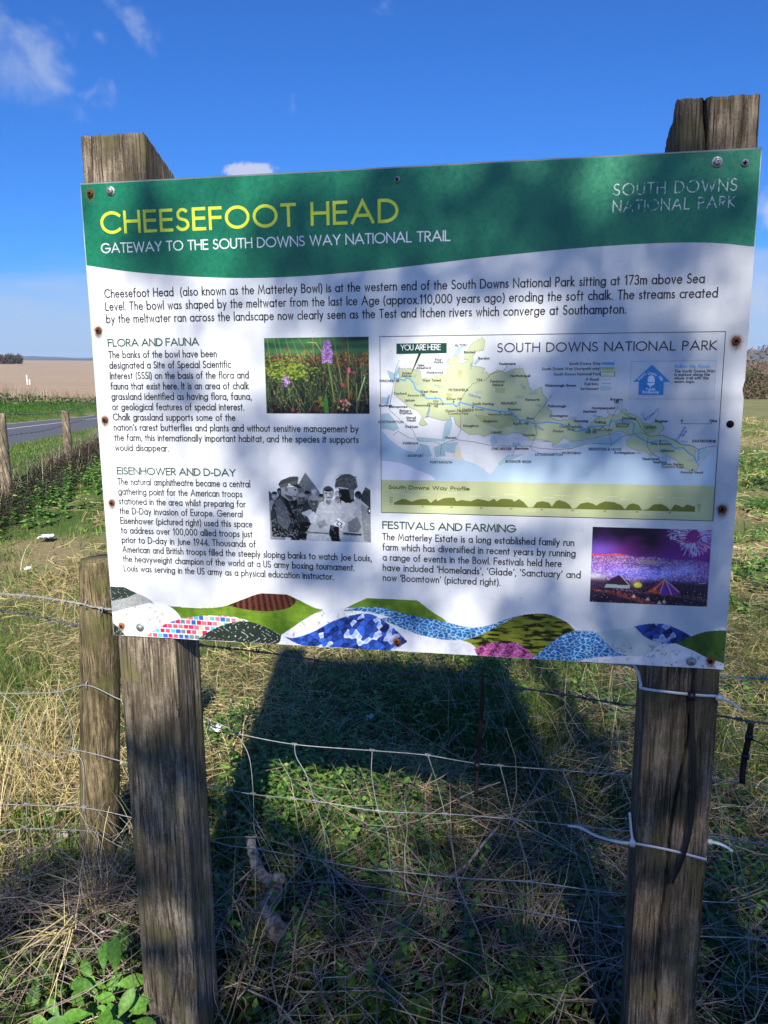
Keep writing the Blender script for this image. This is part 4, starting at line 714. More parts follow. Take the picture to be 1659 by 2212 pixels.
# ---- posts
def squarepost(name, ua, ub, dep, vb, tf, tb, m, cracks, seed, off0=-.0034):
    n1 = 74; n2 = 34; per = []
    for i in range(n1): per.append((ua + (ub - ua) * i / n1, 0., 0))
    for i in range(n2): per.append((ub, dep * i / n2, 1))
    for i in range(n2): per.append((ub - (ub - ua) * i / n2, dep, 2))
    for i in range(n2): per.append((ua, dep - dep * i / n2, 3))
    per = np.array(per); nr = 420; c = np.array([(ua + ub) / 2, dep / 2]); V = []
    uu, dd, sd = per[:, 0], per[:, 1], per[:, 2]; arcp = np.cumsum(np.r_[0, np.hypot(np.diff(uu), np.diff(dd))])
    rx = np.minimum(np.minimum(np.abs(uu - ua), np.abs(ub - uu)) + np.minimum(dd, dep - dd), .006) / .006
    for k in range(nr + 1):
        t = k / nr; top = tf + (tb - tf) * dd / dep + .0022 * (fbm(arcp * 160, arcp * 0 + seed, seed) - .5) * 2
        v = vb + (top - vb) * t
        g = (fbm(arcp * 420, v * 9, seed, 3) - .5) * .0022 + (fbm(arcp * 60, v * 3, seed + 3, 3) - .5) * .005
        inn = g * 1.0 + .0018 * (1 - rx); u = uu.copy(); d = dd.copy()
        for (path, wid, depth) in cracks:
            pv = [q[1] for q in path]; 
            uc = np.interp(v, pv, [q[0] for q in path]); w = wid * np.clip(np.minimum((v - pv[0]) / .03 + (1 if pv[0] < -.05 else 0), (pv[-1] - v) / .06), 0, 1)
            w = w * (.55 + .9 * vnoise(v * 40, v * 0, seed))
            cr = np.where((sd == 0) & (w > 1e-5), np.exp(-((uu - uc) / np.maximum(w, 1e-4)) ** 2), 0); inn = inn + cr * depth
        u = np.where(sd == 3, uu + inn, np.where(sd == 1, uu - inn, uu)); d = np.where(sd == 0, dd + inn, np.where(sd == 2, dd - inn, dd))
        V.append(BO + EX * u[:, None] - EZ * v[:, None] + EN * (off0 - d)[:, None])
    n = len(per); V = np.concatenate(V); i, j = np.mgrid[0:nr, 0:n]; i = i.ravel(); j = j.ravel(); j2 = (j + 1) % n
    Q = np.stack([i * n + j, i * n + j2, (i + 1) * n + j2, (i + 1) * n + j], 1)
    # end grain: rings shrinking towards the middle so the top shows the split too
    V = list(V); base = nr * n; ctr = np.mean([V[base + a] for a in range(n)], axis=0); V.append(ctr); Tt = [(base + a, base + (a + 1) % n, len(V) - 1) for a in range(n)]
    return npmesh(name, V, [Q, np.array(Tt)], m, sign, None, True)
sq1 = squarepost('post', .006, .1262, .115, 1.86, -.079, -.029, M['woodA'], [([uv(237, 286), uv(238, 300), uv(240, 335)], .0012, .01), ([uv(355, 1760), uv(358, 1827), uv(360, 1927), uv(377, 2027), uv(381, 2110), uv(367, 2194), uv(366, 2300)], .0013, .011), ([uv(330, 1400), uv(334, 1560), uv(345, 1700)], .0007, .005)], 11)
sq2 = squarepost('post', 1.0085, 1.1300, .108, 1.86, -.077, -.027, M['woodB'], [([uv(1524, 204), uv(1524, 240), uv(1527, 280), uv(1528, 350)], .0026, .03), ([uv(1501, 1400), uv(1499, 1451), uv(1487, 1600), uv(1462, 1720), uv(1448, 1800), uv(1440, 1900), uv(1430, 1967), uv(1418, 2100), uv(1414, 2250)], .0022, .018), ([uv(1455, 1500), uv(1446, 1640), uv(1432, 1800), uv(1424, 1900)], .0011, .01)], 23)
def sub_mod(o): pass

# ---- fixings
def disc(m, u, v, r, off, h_, dome=.0, n=18, slot=True, c=None):
    V = [B3(u, v, off + h_ + dome)]; rings = [(.35, off + h_ + dome * .9), (.8, off + h_ + dome * .5), (1., off + h_ * .6), (1., off - .001)]
    for rr, o in rings:
        for k in range(n): a = 2 * math.pi * k / n; V.append(B3(u + r * rr * math.cos(a), v + r * rr * math.sin(a), o))
    T_l = [(0, 1 + k, 1 + (k + 1) % n) for k in range(n)]; Q = [(1 + i * n + k, 1 + i * n + (k + 1) % n, 1 + (i + 1) * n + (k + 1) % n, 1 + (i + 1) * n + k) for i in range(3) for k in range(n)]
    m.add(V, Q, T_l, c)
def stainmat():
    m, n, b = newmat('rust_stain'); at = n('ShaderNodeAttribute', attribute_name='Col').outputs['Color']
    b.inputs['Base Color'].default_value = (.3, .15, .05, 1); b.inputs['Roughness'].default_value = .7
    tc = n('ShaderNodeTexCoord').outputs['Object']; nz = n('ShaderNodeTexNoise', {'Vector': tc, 'Scale': 300., 'Detail': 3.}).outputs['Fac']
    tr = n('ShaderNodeBsdfTransparent').outputs[0]; f_ = n.math('MULTIPLY', at, n.math('MULTIPLY', nz, 1.5), True)
    n.l.new(n('ShaderNodeMixShader', {0: f_, 1: tr, 2: b.outputs[0]}).outputs[0], n.n['Material Output'].inputs[0]); return m
M['stain'] = stainmat()
for i, (x, y, r, mm) in enumerate(((195, 418, .0058, 'rust'), (213, 714, .0062, 'rust'), (227, 907, .006, 'rust'), (242, 1086, .0058, 'rust'), (263, 1352, .0058, 'rust_lt'), (1590, 736, .0066, 'rust'), (1577, 916, .006, 'crack'), (1559.5, 1100, .0066, 'rust'), (1609, 352, .0062, 'steel'), (858, 388, .0058, 'steel'), (857.5, 1385, .0058, 'rust_lt'), (1535, 1427, .0062, 'rust'))):
    u, v = uv(x, y); m = MB(); disc(m, u, v, r, .0005, .0014, .0014); o = m.build('screw', M[mm], sign, True)
    x_ = MB(); a = random.random() * 1.5
    for k in (0, 1):
        ca, sa = math.cos(a + k * math.pi / 2), math.sin(a + k * math.pi / 2); w = r * .55; t_ = r * .12
        x_.box(B3(u, v, .0034), (EX * ca - EZ * sa) * w * 2, (EX * sa + EZ * ca) * t_ * 2, EN * .0006)
    x_.build('screw_recess', M['crack'], o)
    if mm in ('rust', 'rust_lt'):
        st = MB(); n = 20; V = [B3(u, v, .0006)]; cc = [.8]
        for rr, al in ((1.1, .6), (1.5, .2), (2.0, 0)):
            for k in range(n):
                an = 2 * math.pi * k / n; dv = (1.6 if math.sin(an) > .5 else 1) * rr; V.append(B3(u + r * rr * math.cos(an), v + r * dv * math.sin(an), .0006)); cc.append(al)
        st.add(V, [(1 + i_ * n + k, 1 + i_ * n + (k + 1) % n, 1 + (i_ + 1) * n + (k + 1) % n, 1 + (i_ + 1) * n + k) for i_ in range(2) for k in range(n)], [(0, 1 + k, 1 + (k + 1) % n) for k in range(n)])
        ob = st.build('rust_stain', M['stain'], panel); ca_ = ob.data.color_attributes['Col']
        for k, al in enumerate(cc): ca_.data[k].color = (al, al, al, 1)
for x, y in ((239, 413), (1549, 350), (303, 1355), (1493, 1428)):
    u, v = uv(x, y); m = MB(); disc(m, u, v, .0085, .0005, .0012, 0, 24); o = m.build('bolt', M['steel'], sign)
    m = MB(); disc(m, u, v, .0062, .0016, .0045, .0006, 6); m.build('bolt_head', M['steel'], o)
# ------------------------------------------------------------------ near wire fence
fence = tag(empty('wire_fence', (FO[0] - .04, FO[1] + .06, 0)), 'near barbed and netting wire fence with one round post, behind the information board', 'fence')
def roundpost(name, base, top, r, m, parent, seed, slope=.0, nr=60, n=40, rt=None, zoff=0):
    base = np.array(base, float); top = np.array(top, float); V = []
    ax = top - base; Hh = np.linalg.norm(ax)
    for k in range(nr + 1):
        t = k / nr; rr = r + ((rt or r) - r) * t
        for j in range(n):
            a = 2 * math.pi * j / n; ca, sa = math.cos(a), math.sin(a)
            d = rr * (1 + .05 * (fbm(np.array(a * 3.), np.array(t * 2.), seed) - .5) + .05 * (fbm(np.array(a * 14.), np.array(t * 3.), seed + 1) - .5))
            if t > .985: d *= .95
            zz = t * Hh - (slope * (ca * .5 + .5) * 2 * r if t == 1 else 0) + (.004 * (fbm(np.array(a * 8.), np.array(1.), seed) - .5) if t == 1 else 0)
            V.append(base + ax / Hh * zz + np.array([ca * d, sa * d, 0]))
    Q = [(k * n + j, k * n + (j + 1) % n, (k + 1) * n + (j + 1) % n, (k + 1) * n + j) for k in range(nr) for j in range(n)]
    c = np.mean(V[-n:], axis=0) + np.array([0, 0, .003]); V.append(c); Tt = [(nr * n + j, nr * n + (j + 1) % n, len(V) - 1) for j in range(n)]
    return npmesh(name, V, [np.array(Q), np.array(Tt)], m, parent, None, True)
pc = fen(219, 1500); pc = pc - FN * .0; 
bx = fen(219, 1925, -.058); tx = fen(217, 1207, -.058)
roundpost('fence_post', (bx[0], bx[1], -.05), (tx[0], tx[1], tx[2]), .058, M['woodC'], fence, 4, rt=.056, nr=90, n=56)
def barbed(pts, name, parent, off=0., spacing=.088, first=None, r=.00145, m='shaded_steel'):
    P = smoothpts([fen(x, y, off) for x, y in [(pts[0][0] - 420, pts[0][1] - 50)] + pts + [(pts[-1][0] + 420, pts[-1][1] + 50)]], 14); seg = np.r_[0, np.cumsum(np.linalg.norm(np.diff(P, axis=0), axis=1))]; Lg = seg[-1]
    s = np.arange(0, Lg, .006); C0 = np.stack([np.interp(s, seg, P[:, i]) for i in range(3)], 1); mb = MB()
    Tn = np.gradient(C0, axis=0); Tn /= np.linalg.norm(Tn, axis=1)[:, None]; A = np.cross(Tn, EZ); A /= np.linalg.norm(A, axis=1)[:, None]; Bb = np.cross(Tn, A)
    for ph in (0, math.pi):
        a = s * 2 * math.pi / .05 + ph; mb.tube(C0 + (A * np.cos(a)[:, None] + Bb * np.sin(a)[:, None]) * r * 1.15, r, 5)
    o = mb.build(name, M[m], parent, True); k = 0; rg = random.Random(len(pts))
    for s0 in np.arange(.03, Lg, spacing):
        s0 += rg.uniform(-.008, .008); c0 = np.array([np.interp(s0, seg, P[:, i]) for i in range(3)]); i = min(len(s) - 1, int(s0 / .006)); t, a_, b_ = Tn[i], A[i], Bb[i]
        bb = MB(); th = np.linspace(0, 4.5 * math.pi, 22); bb.tube([c0 + t * (q / (4.5 * math.pi) - .5) * .011 + (a_ * math.cos(q) + b_ * math.sin(q)) * r * 2.7 for q in th], r * .85, 5)
        for sg in (-1, 1):
            for w in range(2):
                an = rg.uniform(0, 6.28); d = a_ * math.cos(an) + b_ * math.sin(an); bb.tube([c0 + t * sg * .005 + d * r * 2, c0 + t * sg * .008 + d * .016], [r * .9, r * .3], 4)
        bb.build('barb', M[m], o, True)
    return o
barbed([(-60, 1272), (0, 1282), (72, 1288), (147, 1299), (185, 1306), (240, 1316), (700, 1370), (1200, 1420), (1560, 1460), (1659, 1467), (1720, 1472)], 'barbed_wire', fence, .002, m='galv')
barbed([(-60, 1306), (0, 1319), (90, 1333), (172, 1353), (300, 1372), (432, 1393), (600, 1413), (780, 1442), (1040, 1475), (1200, 1498), (1375, 1526), (1500, 1537), (1620, 1558), (1720, 1570)], 'barbed_wire', fence, -.125, m='shaded_steel')
def ext(P): (a, b), (c, d) = P[0], P[-1]; s = .11; return [(a - 420, b - 420 * .03)] + P + [(c + 420, d + 420 * s)]
Hs = [[(-60, 1499), (0, 1498), (123, 1495), (187, 1480), (262, 1512), (350, 1540), (443, 1564), (511, 1584), (636, 1608), (800, 1621), (920, 1631), (1037, 1650), (1215, 1664), (1365, 1675), (1540, 1681), (1659, 1703), (1720, 1712)],
 [(-60, 1607), (0, 1610), (47, 1612), (127, 1635), (160, 1620), (272, 1647), (360, 1672), (447, 1695), (541, 1715), (680, 1730), (818, 1752), (961, 1758), (1104, 1769), (1224, 1782), (1360, 1795), (1529, 1806), (1583, 1814), (1659, 1824), (1720, 1830)],
 [(-60, 1735), (0, 1737), (55, 1739), (180, 1745), (280, 1765), (370, 1790), (454, 1816), (501, 1828), (563, 1835), (687, 1858), (797, 1878), (844, 1881), (990, 1896), (1143, 1905), (1292, 1925), (1352, 1931), (1519, 1947), (1617, 1952), (1659, 1963), (1720, 1970)],
 [(-60, 1795), (0, 1794), (73, 1790), (190, 1795), (207, 1799), (287, 1840), (458, 1885), (567, 1903), (724, 1907), (800, 1916), (859, 1926), (1004, 1950), (1138, 1968), (1232, 1987), (1400, 2010), (1510, 2022), (1608, 2026), (1659, 2032), (1720, 2040)],
 [(-60, 1850), (80, 1864), (147, 1875), (200, 1892), (292, 1914), (468, 1951), (567, 1978), (636, 1994), (724, 2011), (829, 2034), (1037, 2065), (1200, 2085), (1340, 2100), (1510, 2118), (1659, 2140), (1720, 2150)]]
Vs = [[(0, 1498), (38, 1535), (48, 1609), (60, 1669), (58, 1737), (57, 1790), (64, 1862)], [(123, 1495), (147, 1545), (163, 1620), (180, 1655), (182, 1744), (192, 1798)], [(210, 1800), (207, 1840), (201, 1892)],
 [(350, 1540), (362, 1600), (365, 1672), (372, 1790), (378, 1868), (384, 1932)],
 [(511, 1584), (538, 1635), (547, 1715), (548, 1766), (549, 1790), (565, 1834), (582, 1874), (585, 1903), (588, 1984)], [(636, 1608), (640, 1635), (662, 1675), (680, 1730), (700, 1797), (705, 1860), (712, 1907), (716, 2009)],
 [(804, 1621), (803, 1675), (817, 1752), (837, 1797), (844, 1881), (853, 1925), (850, 2036)], [(924, 1631), (942, 1686), (961, 1758), (968, 1785), (988, 1896), (1004, 1950), (1002, 2060)],
 [(1080, 1654), (1092, 1700), (1108, 1769), (1125, 1820), (1149, 1905), (1149, 1969), (1150, 2078)], [(1215, 1664), (1240, 1725), (1252, 1785), (1290, 1925), (1292, 1993), (1295, 2095)],
 [(1545, 1681), (1551, 1728), (1583, 1814), (1619, 1952), (1617, 2026), (1622, 2135)], [(1400, 1678), (1410, 1798), (1420, 1938), (1425, 2012)]]
for P in Hs:
    m = MB(); pts = smoothpts([fen(x, y, .003) for x, y in ext(P)], 6); m.tube(pts, .00125, 6)
    o = m.build('line_wire', M['galv'], fence, True)
for P in Vs:
    m = MB(); pts = smoothpts([fen(x, y, .0055) for x, y in P], 6); m.tube(pts, .00105, 6)
    for x, y in P:
        # hinge knot where the upright meets a line wire
        dmin = min(abs(np.interp(x, [q[0] for q in H_], [q[1] for q in H_]) - y) for H_ in Hs)
        if dmin < 7:
            c0 = fen(x, y, .004); th = np.linspace(0, 7 * math.pi, 40); m.tube([c0 + FD * (q / (7 * math.pi) - .5) * .013 + (FN * math.cos(q) + EZ * math.sin(q)) * .0031 for q in th], .0011, 5)
    m.build('stay_wire', M['galv'], fence, True)
for x, y in ((187, 1306), (189, 1480), (182, 1746), (192, 1798)):
    m = MB(); c0 = fen(x, y, .003); m.tube([c0 + EZ * .012 - FN * .008, c0 + EZ * .010 + FN * .004, c0 - EZ * .002 + FN * .006, c0 - EZ * .012 - FD * .004 + FN * .003, c0 - EZ * .014 - FN * .008], .0014, 5)
    m.build('staple', M['galv'], fence, True)

# ------------------------------------------------------------------ cable ties
def bp(x, y, off): return B3(*uv_off(x, y, off), off)
def uv_off(x, y, off):
    d = ray(x, y); o = BO + EN * off; t = ((o - CAM) @ EN) / (d @ EN); q = CAM + d * t - BO; return q @ EX, -q[2]
def tie(name, pts, nrm, w, m, label, group=None, head=None, n=5, t=.0012):
    mb = MB(); P = smoothpts(pts, n); mb.strap(P, nrm, w, t)
    if head is not None: mb.box(head, EX * .0085, EZ * .0095, EN * .006)
    return tag(mb.build(name, M[m]), label, 'cable tie', group)
fo = .0012
P = [bp(1368, 1436, -.06), bp(1379, 1452, -.03), bp(1384, 1478, -.004), bp(1393, 1488, fo), bp(1500, 1501, fo + .0006), bp(1550, 1504, fo), bp(1562, 1508, fo - .004)]
mb = MB(); Pf = smoothpts(P, 6); mb.strap(Pf, EN, .0048, .0012); a = bp(1553, 1507, fo + .002); mb.box(a, EX * .011, EZ * .009, EN * .007)
tl = smoothpts([a, a + EX * .014 - EZ * .003 + EN * .004, bp(1584, 1520, .012), bp(1605, 1537, .016)], 5); mb.strap(tl, EN, np.linspace(.0052, .0034, len(tl)), .0012)
bk = [bp(1557, 1507, fo - .002), B3(1.134, .9, -.02), B3(1.134, .9, -.10), B3(1.126, .9, -.115), B3(1.02, .89, -.115), B3(1.004, .88, -.105), bp(1368, 1436, -.06)]
nb = [EX, EX, EX, -EN, -EN, -EX, -EX]; mb.strap(bk, np.array(nb), .0048, .0012)
tag(mb.build('cable_tie', M['whitetie']), 'white nylon cable tie strapped high round the right oak post just under the board', 'cable tie')
P = [bp(1366, 1821, fo), bp(1440, 1835, fo + .0008), bp(1500, 1850, fo + .0008), bp(1526, 1857, fo)]
mb = MB(); mb.strap(smoothpts(P, 6), EN, .0048, .0012); a = bp(1366, 1821, fo + .003); mb.box(a, EX * .009, EZ * .012, EN * .008)
tl = smoothpts([a, bp(1335, 1818, .01), bp(1290, 1806, .016), bp(1255, 1788, .02), bp(1226, 1783, .022)], 6); mb.strap(tl, EN * .6 + EZ * .8, np.linspace(.0058, .004, len(tl)), .0014)
mb.strap(smoothpts([a + EZ * .004, bp(1363, 1790, .004), bp(1360, 1755, .001)], 4), EN, .0042, .0012)
bk = [bp(1526, 1857, fo - .001), B3(1.133, 1.21, -.02), B3(1.133, 1.2, -.10), B3(1.124, 1.2, -.114), B3(1.02, 1.19, -.114), B3(1.004, 1.185, -.1), B3(1.004, 1.19, -.02), bp(1366, 1821, fo - .001)]
mb.strap(bk, np.array([EX, EX, EX, -EN, -EN, -EX, -EX, -EX]), .0058, .0012)
tag(mb.build('cable_tie', M['whitetie']), 'white cable tie with long left-pointing tail, low round the right oak post', 'cable tie')
mb = MB(); mb.strap(smoothpts([bp(1530, 1818, -.01), bp(1546, 1820, -.012), bp(1565, 1827, -.012), bp(1583, 1839, -.01)], 5), EN * .5 + EZ * .85, np.linspace(.0062, .0045, 16), .0014)
mb.box(bp(1532, 1818, -.012), EX * .009, EZ * .009, EN * .006)
tag(mb.build('cable_tie', M['whitetie']), 'short white cable tie tail poking out to the right of the right oak post', 'cable tie')
mb = MB(); tl = smoothpts([bp(1494, 1497, .004), bp(1495, 1560, .004), bp(1498, 1650, .006), bp(1496, 1740, .008), bp(1487, 1810, .010), bp(1470, 1865, .012), bp(1452, 1908, .014)], 6)
w = np.linspace(.0085, .0075, len(tl)); w[-5:] = np.linspace(.0075, .003, 5); mb.strap(tl, EN + EX * .3, w, .0016); mb.box(bp(1494, 1504, .006), EX * .011, EZ * .013, EN * .008)
tag(mb.build('cable_tie', M['blacktie']), 'long black cable tie hanging down the face of the right oak post', 'cable tie')
mb = MB(); tl = smoothpts([fen(1028, 1722, .02), fen(1031, 1660, .01), fen(1038, 1570, .012), fen(1042, 1490, .014), fen(1043, 1437, .014)], 6)
w = np.full(len(tl), .0095); w[-7:] = np.linspace(.0095, .0012, 7); mb.strap(tl, FN, w, .0018); mb.box(fen(1030, 1655, .014), FD * .012, EZ * .016, FN * .01)
tag(mb.build('cable_tie', M['blacktie']), 'black cable tie standing upright with a pointed tip on the netting wire', 'cable tie')
mb = MB(); mb.strap(smoothpts([fen(1603, 1693, .012), fen(1606, 1650, .01), fen(1616, 1600, .012), fen(1623, 1562, .01)], 6), FN, .0125, .002)
for x, y in ((1618, 1592), (1610, 1634)): mb.box(fen(x, y, .014), FD * .016, EZ * .011, FN * .008)
mb.strap(smoothpts([fen(1620, 1596, .012), fen(1645, 1606, .01), fen(1662, 1622, 0), fen(1690, 1640, 0)], 4), EZ, .004, .002)
tag(mb.build('cable_tie', M['blacktie']), 'thick black cable ties bunched on the fence wires right of the board', 'cable tie')

# ------------------------------------------------------------------ ground, one sheet to the horizon
P0 = np.array([-6.63, 14.14]); AD = np.array([-.21, .9777]); SL = .052
def terr(x, y):
    x = np.asarray(x, float); y = np.asarray(y, float); a = (x - P0[0]) * AD[0] + (y - P0[1]) * AD[1]; rr = np.hypot(x, y)
    z = -SL * np.clip(a, 0, 75); bt = -((x - P0[0]) * .9777 + (y - P0[1]) * .21)
    fa = sstep(-.25, .15, x / np.maximum(np.abs(y), 1.)); fa = np.where(y > 0, fa, .5)
    left = z + 1.15 * sstep(5.9, 8.5, bt) + .02 * np.clip(bt - 8.5, 0, 400) + .0040 * np.clip(a - 75, 0, 400)
    a2 = np.clip(a - 30, 0, 2000); z = np.maximum(z, -1.6); right = z - .14 * a2 * sstep(0, 40, a2) * (a2 < 150) - 21. * (a2 >= 150) + 0 * a2
    right = np.where(a2 < 150, right, z - 21 + .018 * np.clip(a2 - 150, 0, 900))
    zz = left * (1 - fa) + right * fa
    zz = zz + np.where(rr > 6, (fbm(x * .25, y * .25, 40) - .5) * .16 * sstep(6, 12, rr) * (rr < 400), 0) * (1 - onroad(x, y, .8))
    return zz + (fbm(x * 1.7, y * 1.7, 41) - .5) * .05 * sstep(9, 5, rr) - 0.0
ERp = np.array([.9777, .21])       # across the road, away from it on this side
def road_t(x, y): return (np.asarray(x) - P0[0]) * ERp[0] + (np.asarray(y) - P0[1]) * ERp[1]
def onroad(x, y, m=0.): t = road_t(x, y); return (sstep(m + .3, m, t) * sstep(-6.0 - m, -5.7 - m, t))
rings = np.r_[0., np.geomspace(.35, 4200, 190)]; na = 300; an = np.linspace(0, 2 * np.pi, na, endpoint=False)
Rg, Ag = np.meshgrid(rings[1:], an, indexing='ij'); Xg = Rg * np.sin(Ag); Yg = Rg * np.cos(Ag); Zg = terr(Xg, Yg)
V = np.concatenate([[[0, 0, float(terr(0, 0))]], np.stack([Xg.ravel(), Yg.ravel(), Zg.ravel()], 1)])
i, j = np.mgrid[0:len(rings) - 2, 0:na]; i = i.ravel(); j = j.ravel(); j2 = (j + 1) % na
Q = np.stack([1 + i * na + j, 1 + (i + 1) * na + j, 1 + (i + 1) * na + j2, 1 + i * na + j2], 1); Tt = np.array([(0, 1 + k, 1 + (k + 1) % na) for k in range(na)])
def groundcol(x, y):
    rr = np.hypot(x, y); rt = road_t(x, y); n1 = fbm(x * 2.3, y * 2.3, 50); n2 = fbm(x * .35, y * .35, 51); n3 = fbm(x * 9, y * 9, 52)
    soil = np.array([.045, .034, .022]); green = np.array([.06, .1, .022]); straw = np.array([.3, .24, .12]); dry = np.array([.36, .265, .175]); olive = np.array([.17, .17, .07])
    L = lambda A, B, t: A + (B - A) * np.clip(t, 0, 1)[..., None]
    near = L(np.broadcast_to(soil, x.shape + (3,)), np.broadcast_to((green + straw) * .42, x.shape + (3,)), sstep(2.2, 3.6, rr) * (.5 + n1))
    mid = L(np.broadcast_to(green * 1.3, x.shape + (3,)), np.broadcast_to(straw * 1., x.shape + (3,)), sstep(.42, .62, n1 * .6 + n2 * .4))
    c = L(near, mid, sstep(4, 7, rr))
    c = L(c, np.broadcast_to(olive * 1.15, x.shape + (3,)) * (.8 + .4 * n1[..., None]), sstep(14, 22, rr) * (x > -1))
    c = L(c, np.broadcast_to(np.array([.062, .115, .022]), x.shape + (3,)) * (.75 + .5 * n3[..., None]), sstep(-.3, .1, -rt) * sstep(30, 20, rr))
    verge = sstep(-5.6, -5.9, rt) * (x < 0); c = L(c, np.broadcast_to(np.array([.19, .2, .06]), x.shape + (3,)), verge); c = L(c, np.broadcast_to(np.array([.07, .15, .022]), x.shape + (3,)) * (.7 + .6 * n3[..., None]), verge * sstep(-6.4, -6.9, rt))
    fld = sstep(-8.6, -9.4, rt + 1.2 * (n2 - .5)) * (x < 0); c = L(c, np.broadcast_to(dry, x.shape + (3,)) * (.9 + .2 * fbm(x * .02, y * .15, 53)[..., None]), fld)
    far = sstep(150, 260, rr) * (x > 0); c = L(c, np.broadcast_to(np.array([.12, .12, .06]), x.shape + (3,)) * (.6 + .8 * fbm(x * .01, y * .006, 54)[..., None]), far)
    return c
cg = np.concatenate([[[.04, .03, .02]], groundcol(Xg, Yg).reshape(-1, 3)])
def groundmat():
    m, n, b = newmat('ground_earth_and_turf'); at = n('ShaderNodeAttribute', attribute_name='Col').outputs['Color']; tc = n('ShaderNodeTexCoord').outputs['Object']
    a = n('ShaderNodeTexNoise', {'Vector': tc, 'Scale': 28., 'Detail': 8., 'Roughness': .7}).outputs['Fac']
    b2 = n('ShaderNodeTexNoise', {'Vector': tc, 'Scale': 1.6, 'Detail': 6., 'Roughness': .7}).outputs['Fac']
    c = n.mix(1., at, n.ramp(a, [(.3, (.55, .55, .55)), (.7, (1.45, 1.45, 1.45))]), 'MULTIPLY'); c = n.mix(1., c, n.ramp(b2, [(.3, (.8, .8, .8)), (.7, (1.2, 1.2, 1.2))]), 'MULTIPLY')
    n.l.new(c, b.inputs['Base Color']); b.inputs['Roughness'].default_value = .95; b.inputs['Specular IOR Level'].default_value = .1
    n.l.new(n('ShaderNodeBump', {'Strength': .7, 'Distance': .03, 'Height': a}).outputs[0], b.inputs['Normal']); return m
tag(npmesh('ground', V, [Q, Tt], groundmat(), None, cg, True), kind='structure')
# road
def strip(name, t0, t1, s0, s1, dz, m, parent=None, n=120):
    V = []
    for s in np.linspace(s0, s1, n):
        for t in (t0, t1):
            p = P0 + AD * s + ERp * t; V.append((p[0], p[1], -SL * np.clip(s, 0, 75) + dz + .012))
    return npmesh(name, V, [np.array([(2 * k, 2 * k + 2, 2 * k + 3, 2 * k + 1) for k in range(n - 1)])], m, parent)
M['asph'] = mat('asphalt', (.105, .108, .116), .9, 0, .2, .22, 30, .5, 200); M['paint'] = mat('road_paint', (.62, .62, .6), .7, 0, .3, .2, 12)
road = tag(strip('road', -5.65, 0.02, -40, 75, .02, M['asph']), kind='structure')
def pnt(name, t0, t1, segs, parent):
    V = []; Qs = []
    for s0, s1 in segs:
        k = len(V)
        for s in (s0, s1):
            for t in (t0, t1): p = P0 + AD * s + ERp * t; V.append((p[0], p[1], -SL * min(max(s, 0), 75) + .036))
        Qs.append((k, k + 2, k + 3, k + 1))
    return npmesh(name, V, [np.array(Qs)], M['paint'], parent)
pnt('edge_line', -5.52, -5.40, [(-40 + 2 * i, -38 + 2 * i) for i in range(50)], road)
def roadhit(x, y):
    d = ray(x, y); a = (d[0] * AD[0] + d[1] * AD[1]); s0 = -(P0 @ AD)
    t = (-CAMH - SL * s0) / (d[2] + SL * a); q = CAM[:2] + d[:2] * t - P0; return q @ ERp, q @ AD
ta, sa_ = roadhit(30, 929); tb, sb_ = roadhit(138, 913); tc_, sc_ = roadhit(171, 908.6)
per = sc_ - sa_; tm = (ta + tb + tc_) / 3
pnt('centre_line', tm - .07, tm + .07, [(sa_ + per * k, sa_ + per * k + (sb_ - sa_)) for k in range(-3, 3)], road)

# ------------------------------------------------------------------ far roadside fence (left)
ff = tag(empty('roadside_fence', (-4.3, 10, 0)), 'far wire fence with leaning round posts running along the roadside verge at left', 'fence')
fp = [(-3.62, 5.5), (-4.01, 8.5), (-4.53, 11.6), (-4.95, 14.7), (-5.4, 17.8), (-5.8, 20.9)]
ft = [.95, .96, .80, .86, .9, .9]
for k, ((x, y), t) in enumerate(zip(fp, ft)):
    z0 = float(terr(x, y)); lean = .03 * (-1) ** k if k != 1 else .05
    roundpost('fence_post', (x, y, z0 - .1), (x + lean * .6 - .03, y, z0 + t), .062 if k != 2 else .06, M['woodD'], ff, 40 + k, .12 if k == 2 else .03, 24, 20, rt=.056)
for h_, nm in ((.98, 0), (.74, 0), (.50, 1), (.36, 1), (.22, 1)):
    m = MB(); P = []
    for k, ((x, y), t) in enumerate(zip(fp, ft)):
        z0 = float(terr(x, y)); P.append((x - .02, y, z0 + h_ * t))
        if k < len(fp) - 1: x2, y2 = fp[k + 1]; P.append(((x + x2) / 2, (y + y2) / 2, (z0 + float(terr(x2, y2))) / 2 + h_ * (t + ft[k + 1]) / 2 - .018))
    P = smoothpts(P, 8); m.tube(P, .0028 if nm == 0 else .0022, 4)
    if nm == 0:
        for q in P[::1]:
            for w in range(2): a = random.uniform(0, 3.1); m.tube([q - np.array([0, math.cos(a), math.sin(a)]) * .018, q + np.array([0, math.cos(a), math.sin(a)]) * .018], .0022, 3)
    m.build('barbed_wire' if nm == 0 else 'line_wire', M['shaded_steel'], ff)
m = MB()
for k in range(5):
    for j in range(20):
        f_ = j / 20; (x, y), (x2, y2) = fp[k], fp[k + 1]; t = ft[k] + (ft[k + 1] - ft[k]) * f_; X_ = x + (x2 - x) * f_ - .02; Y_ = y + (y2 - y) * f_; z0 = float(terr(X_, Y_)); m.tube([(X_, Y_, z0), (X_, Y_, z0 + .5 * t - .05 * math.sin(f_ * 3.14))], .0018, 3)
m.build('stay_wires', M['shaded_steel'], ff)

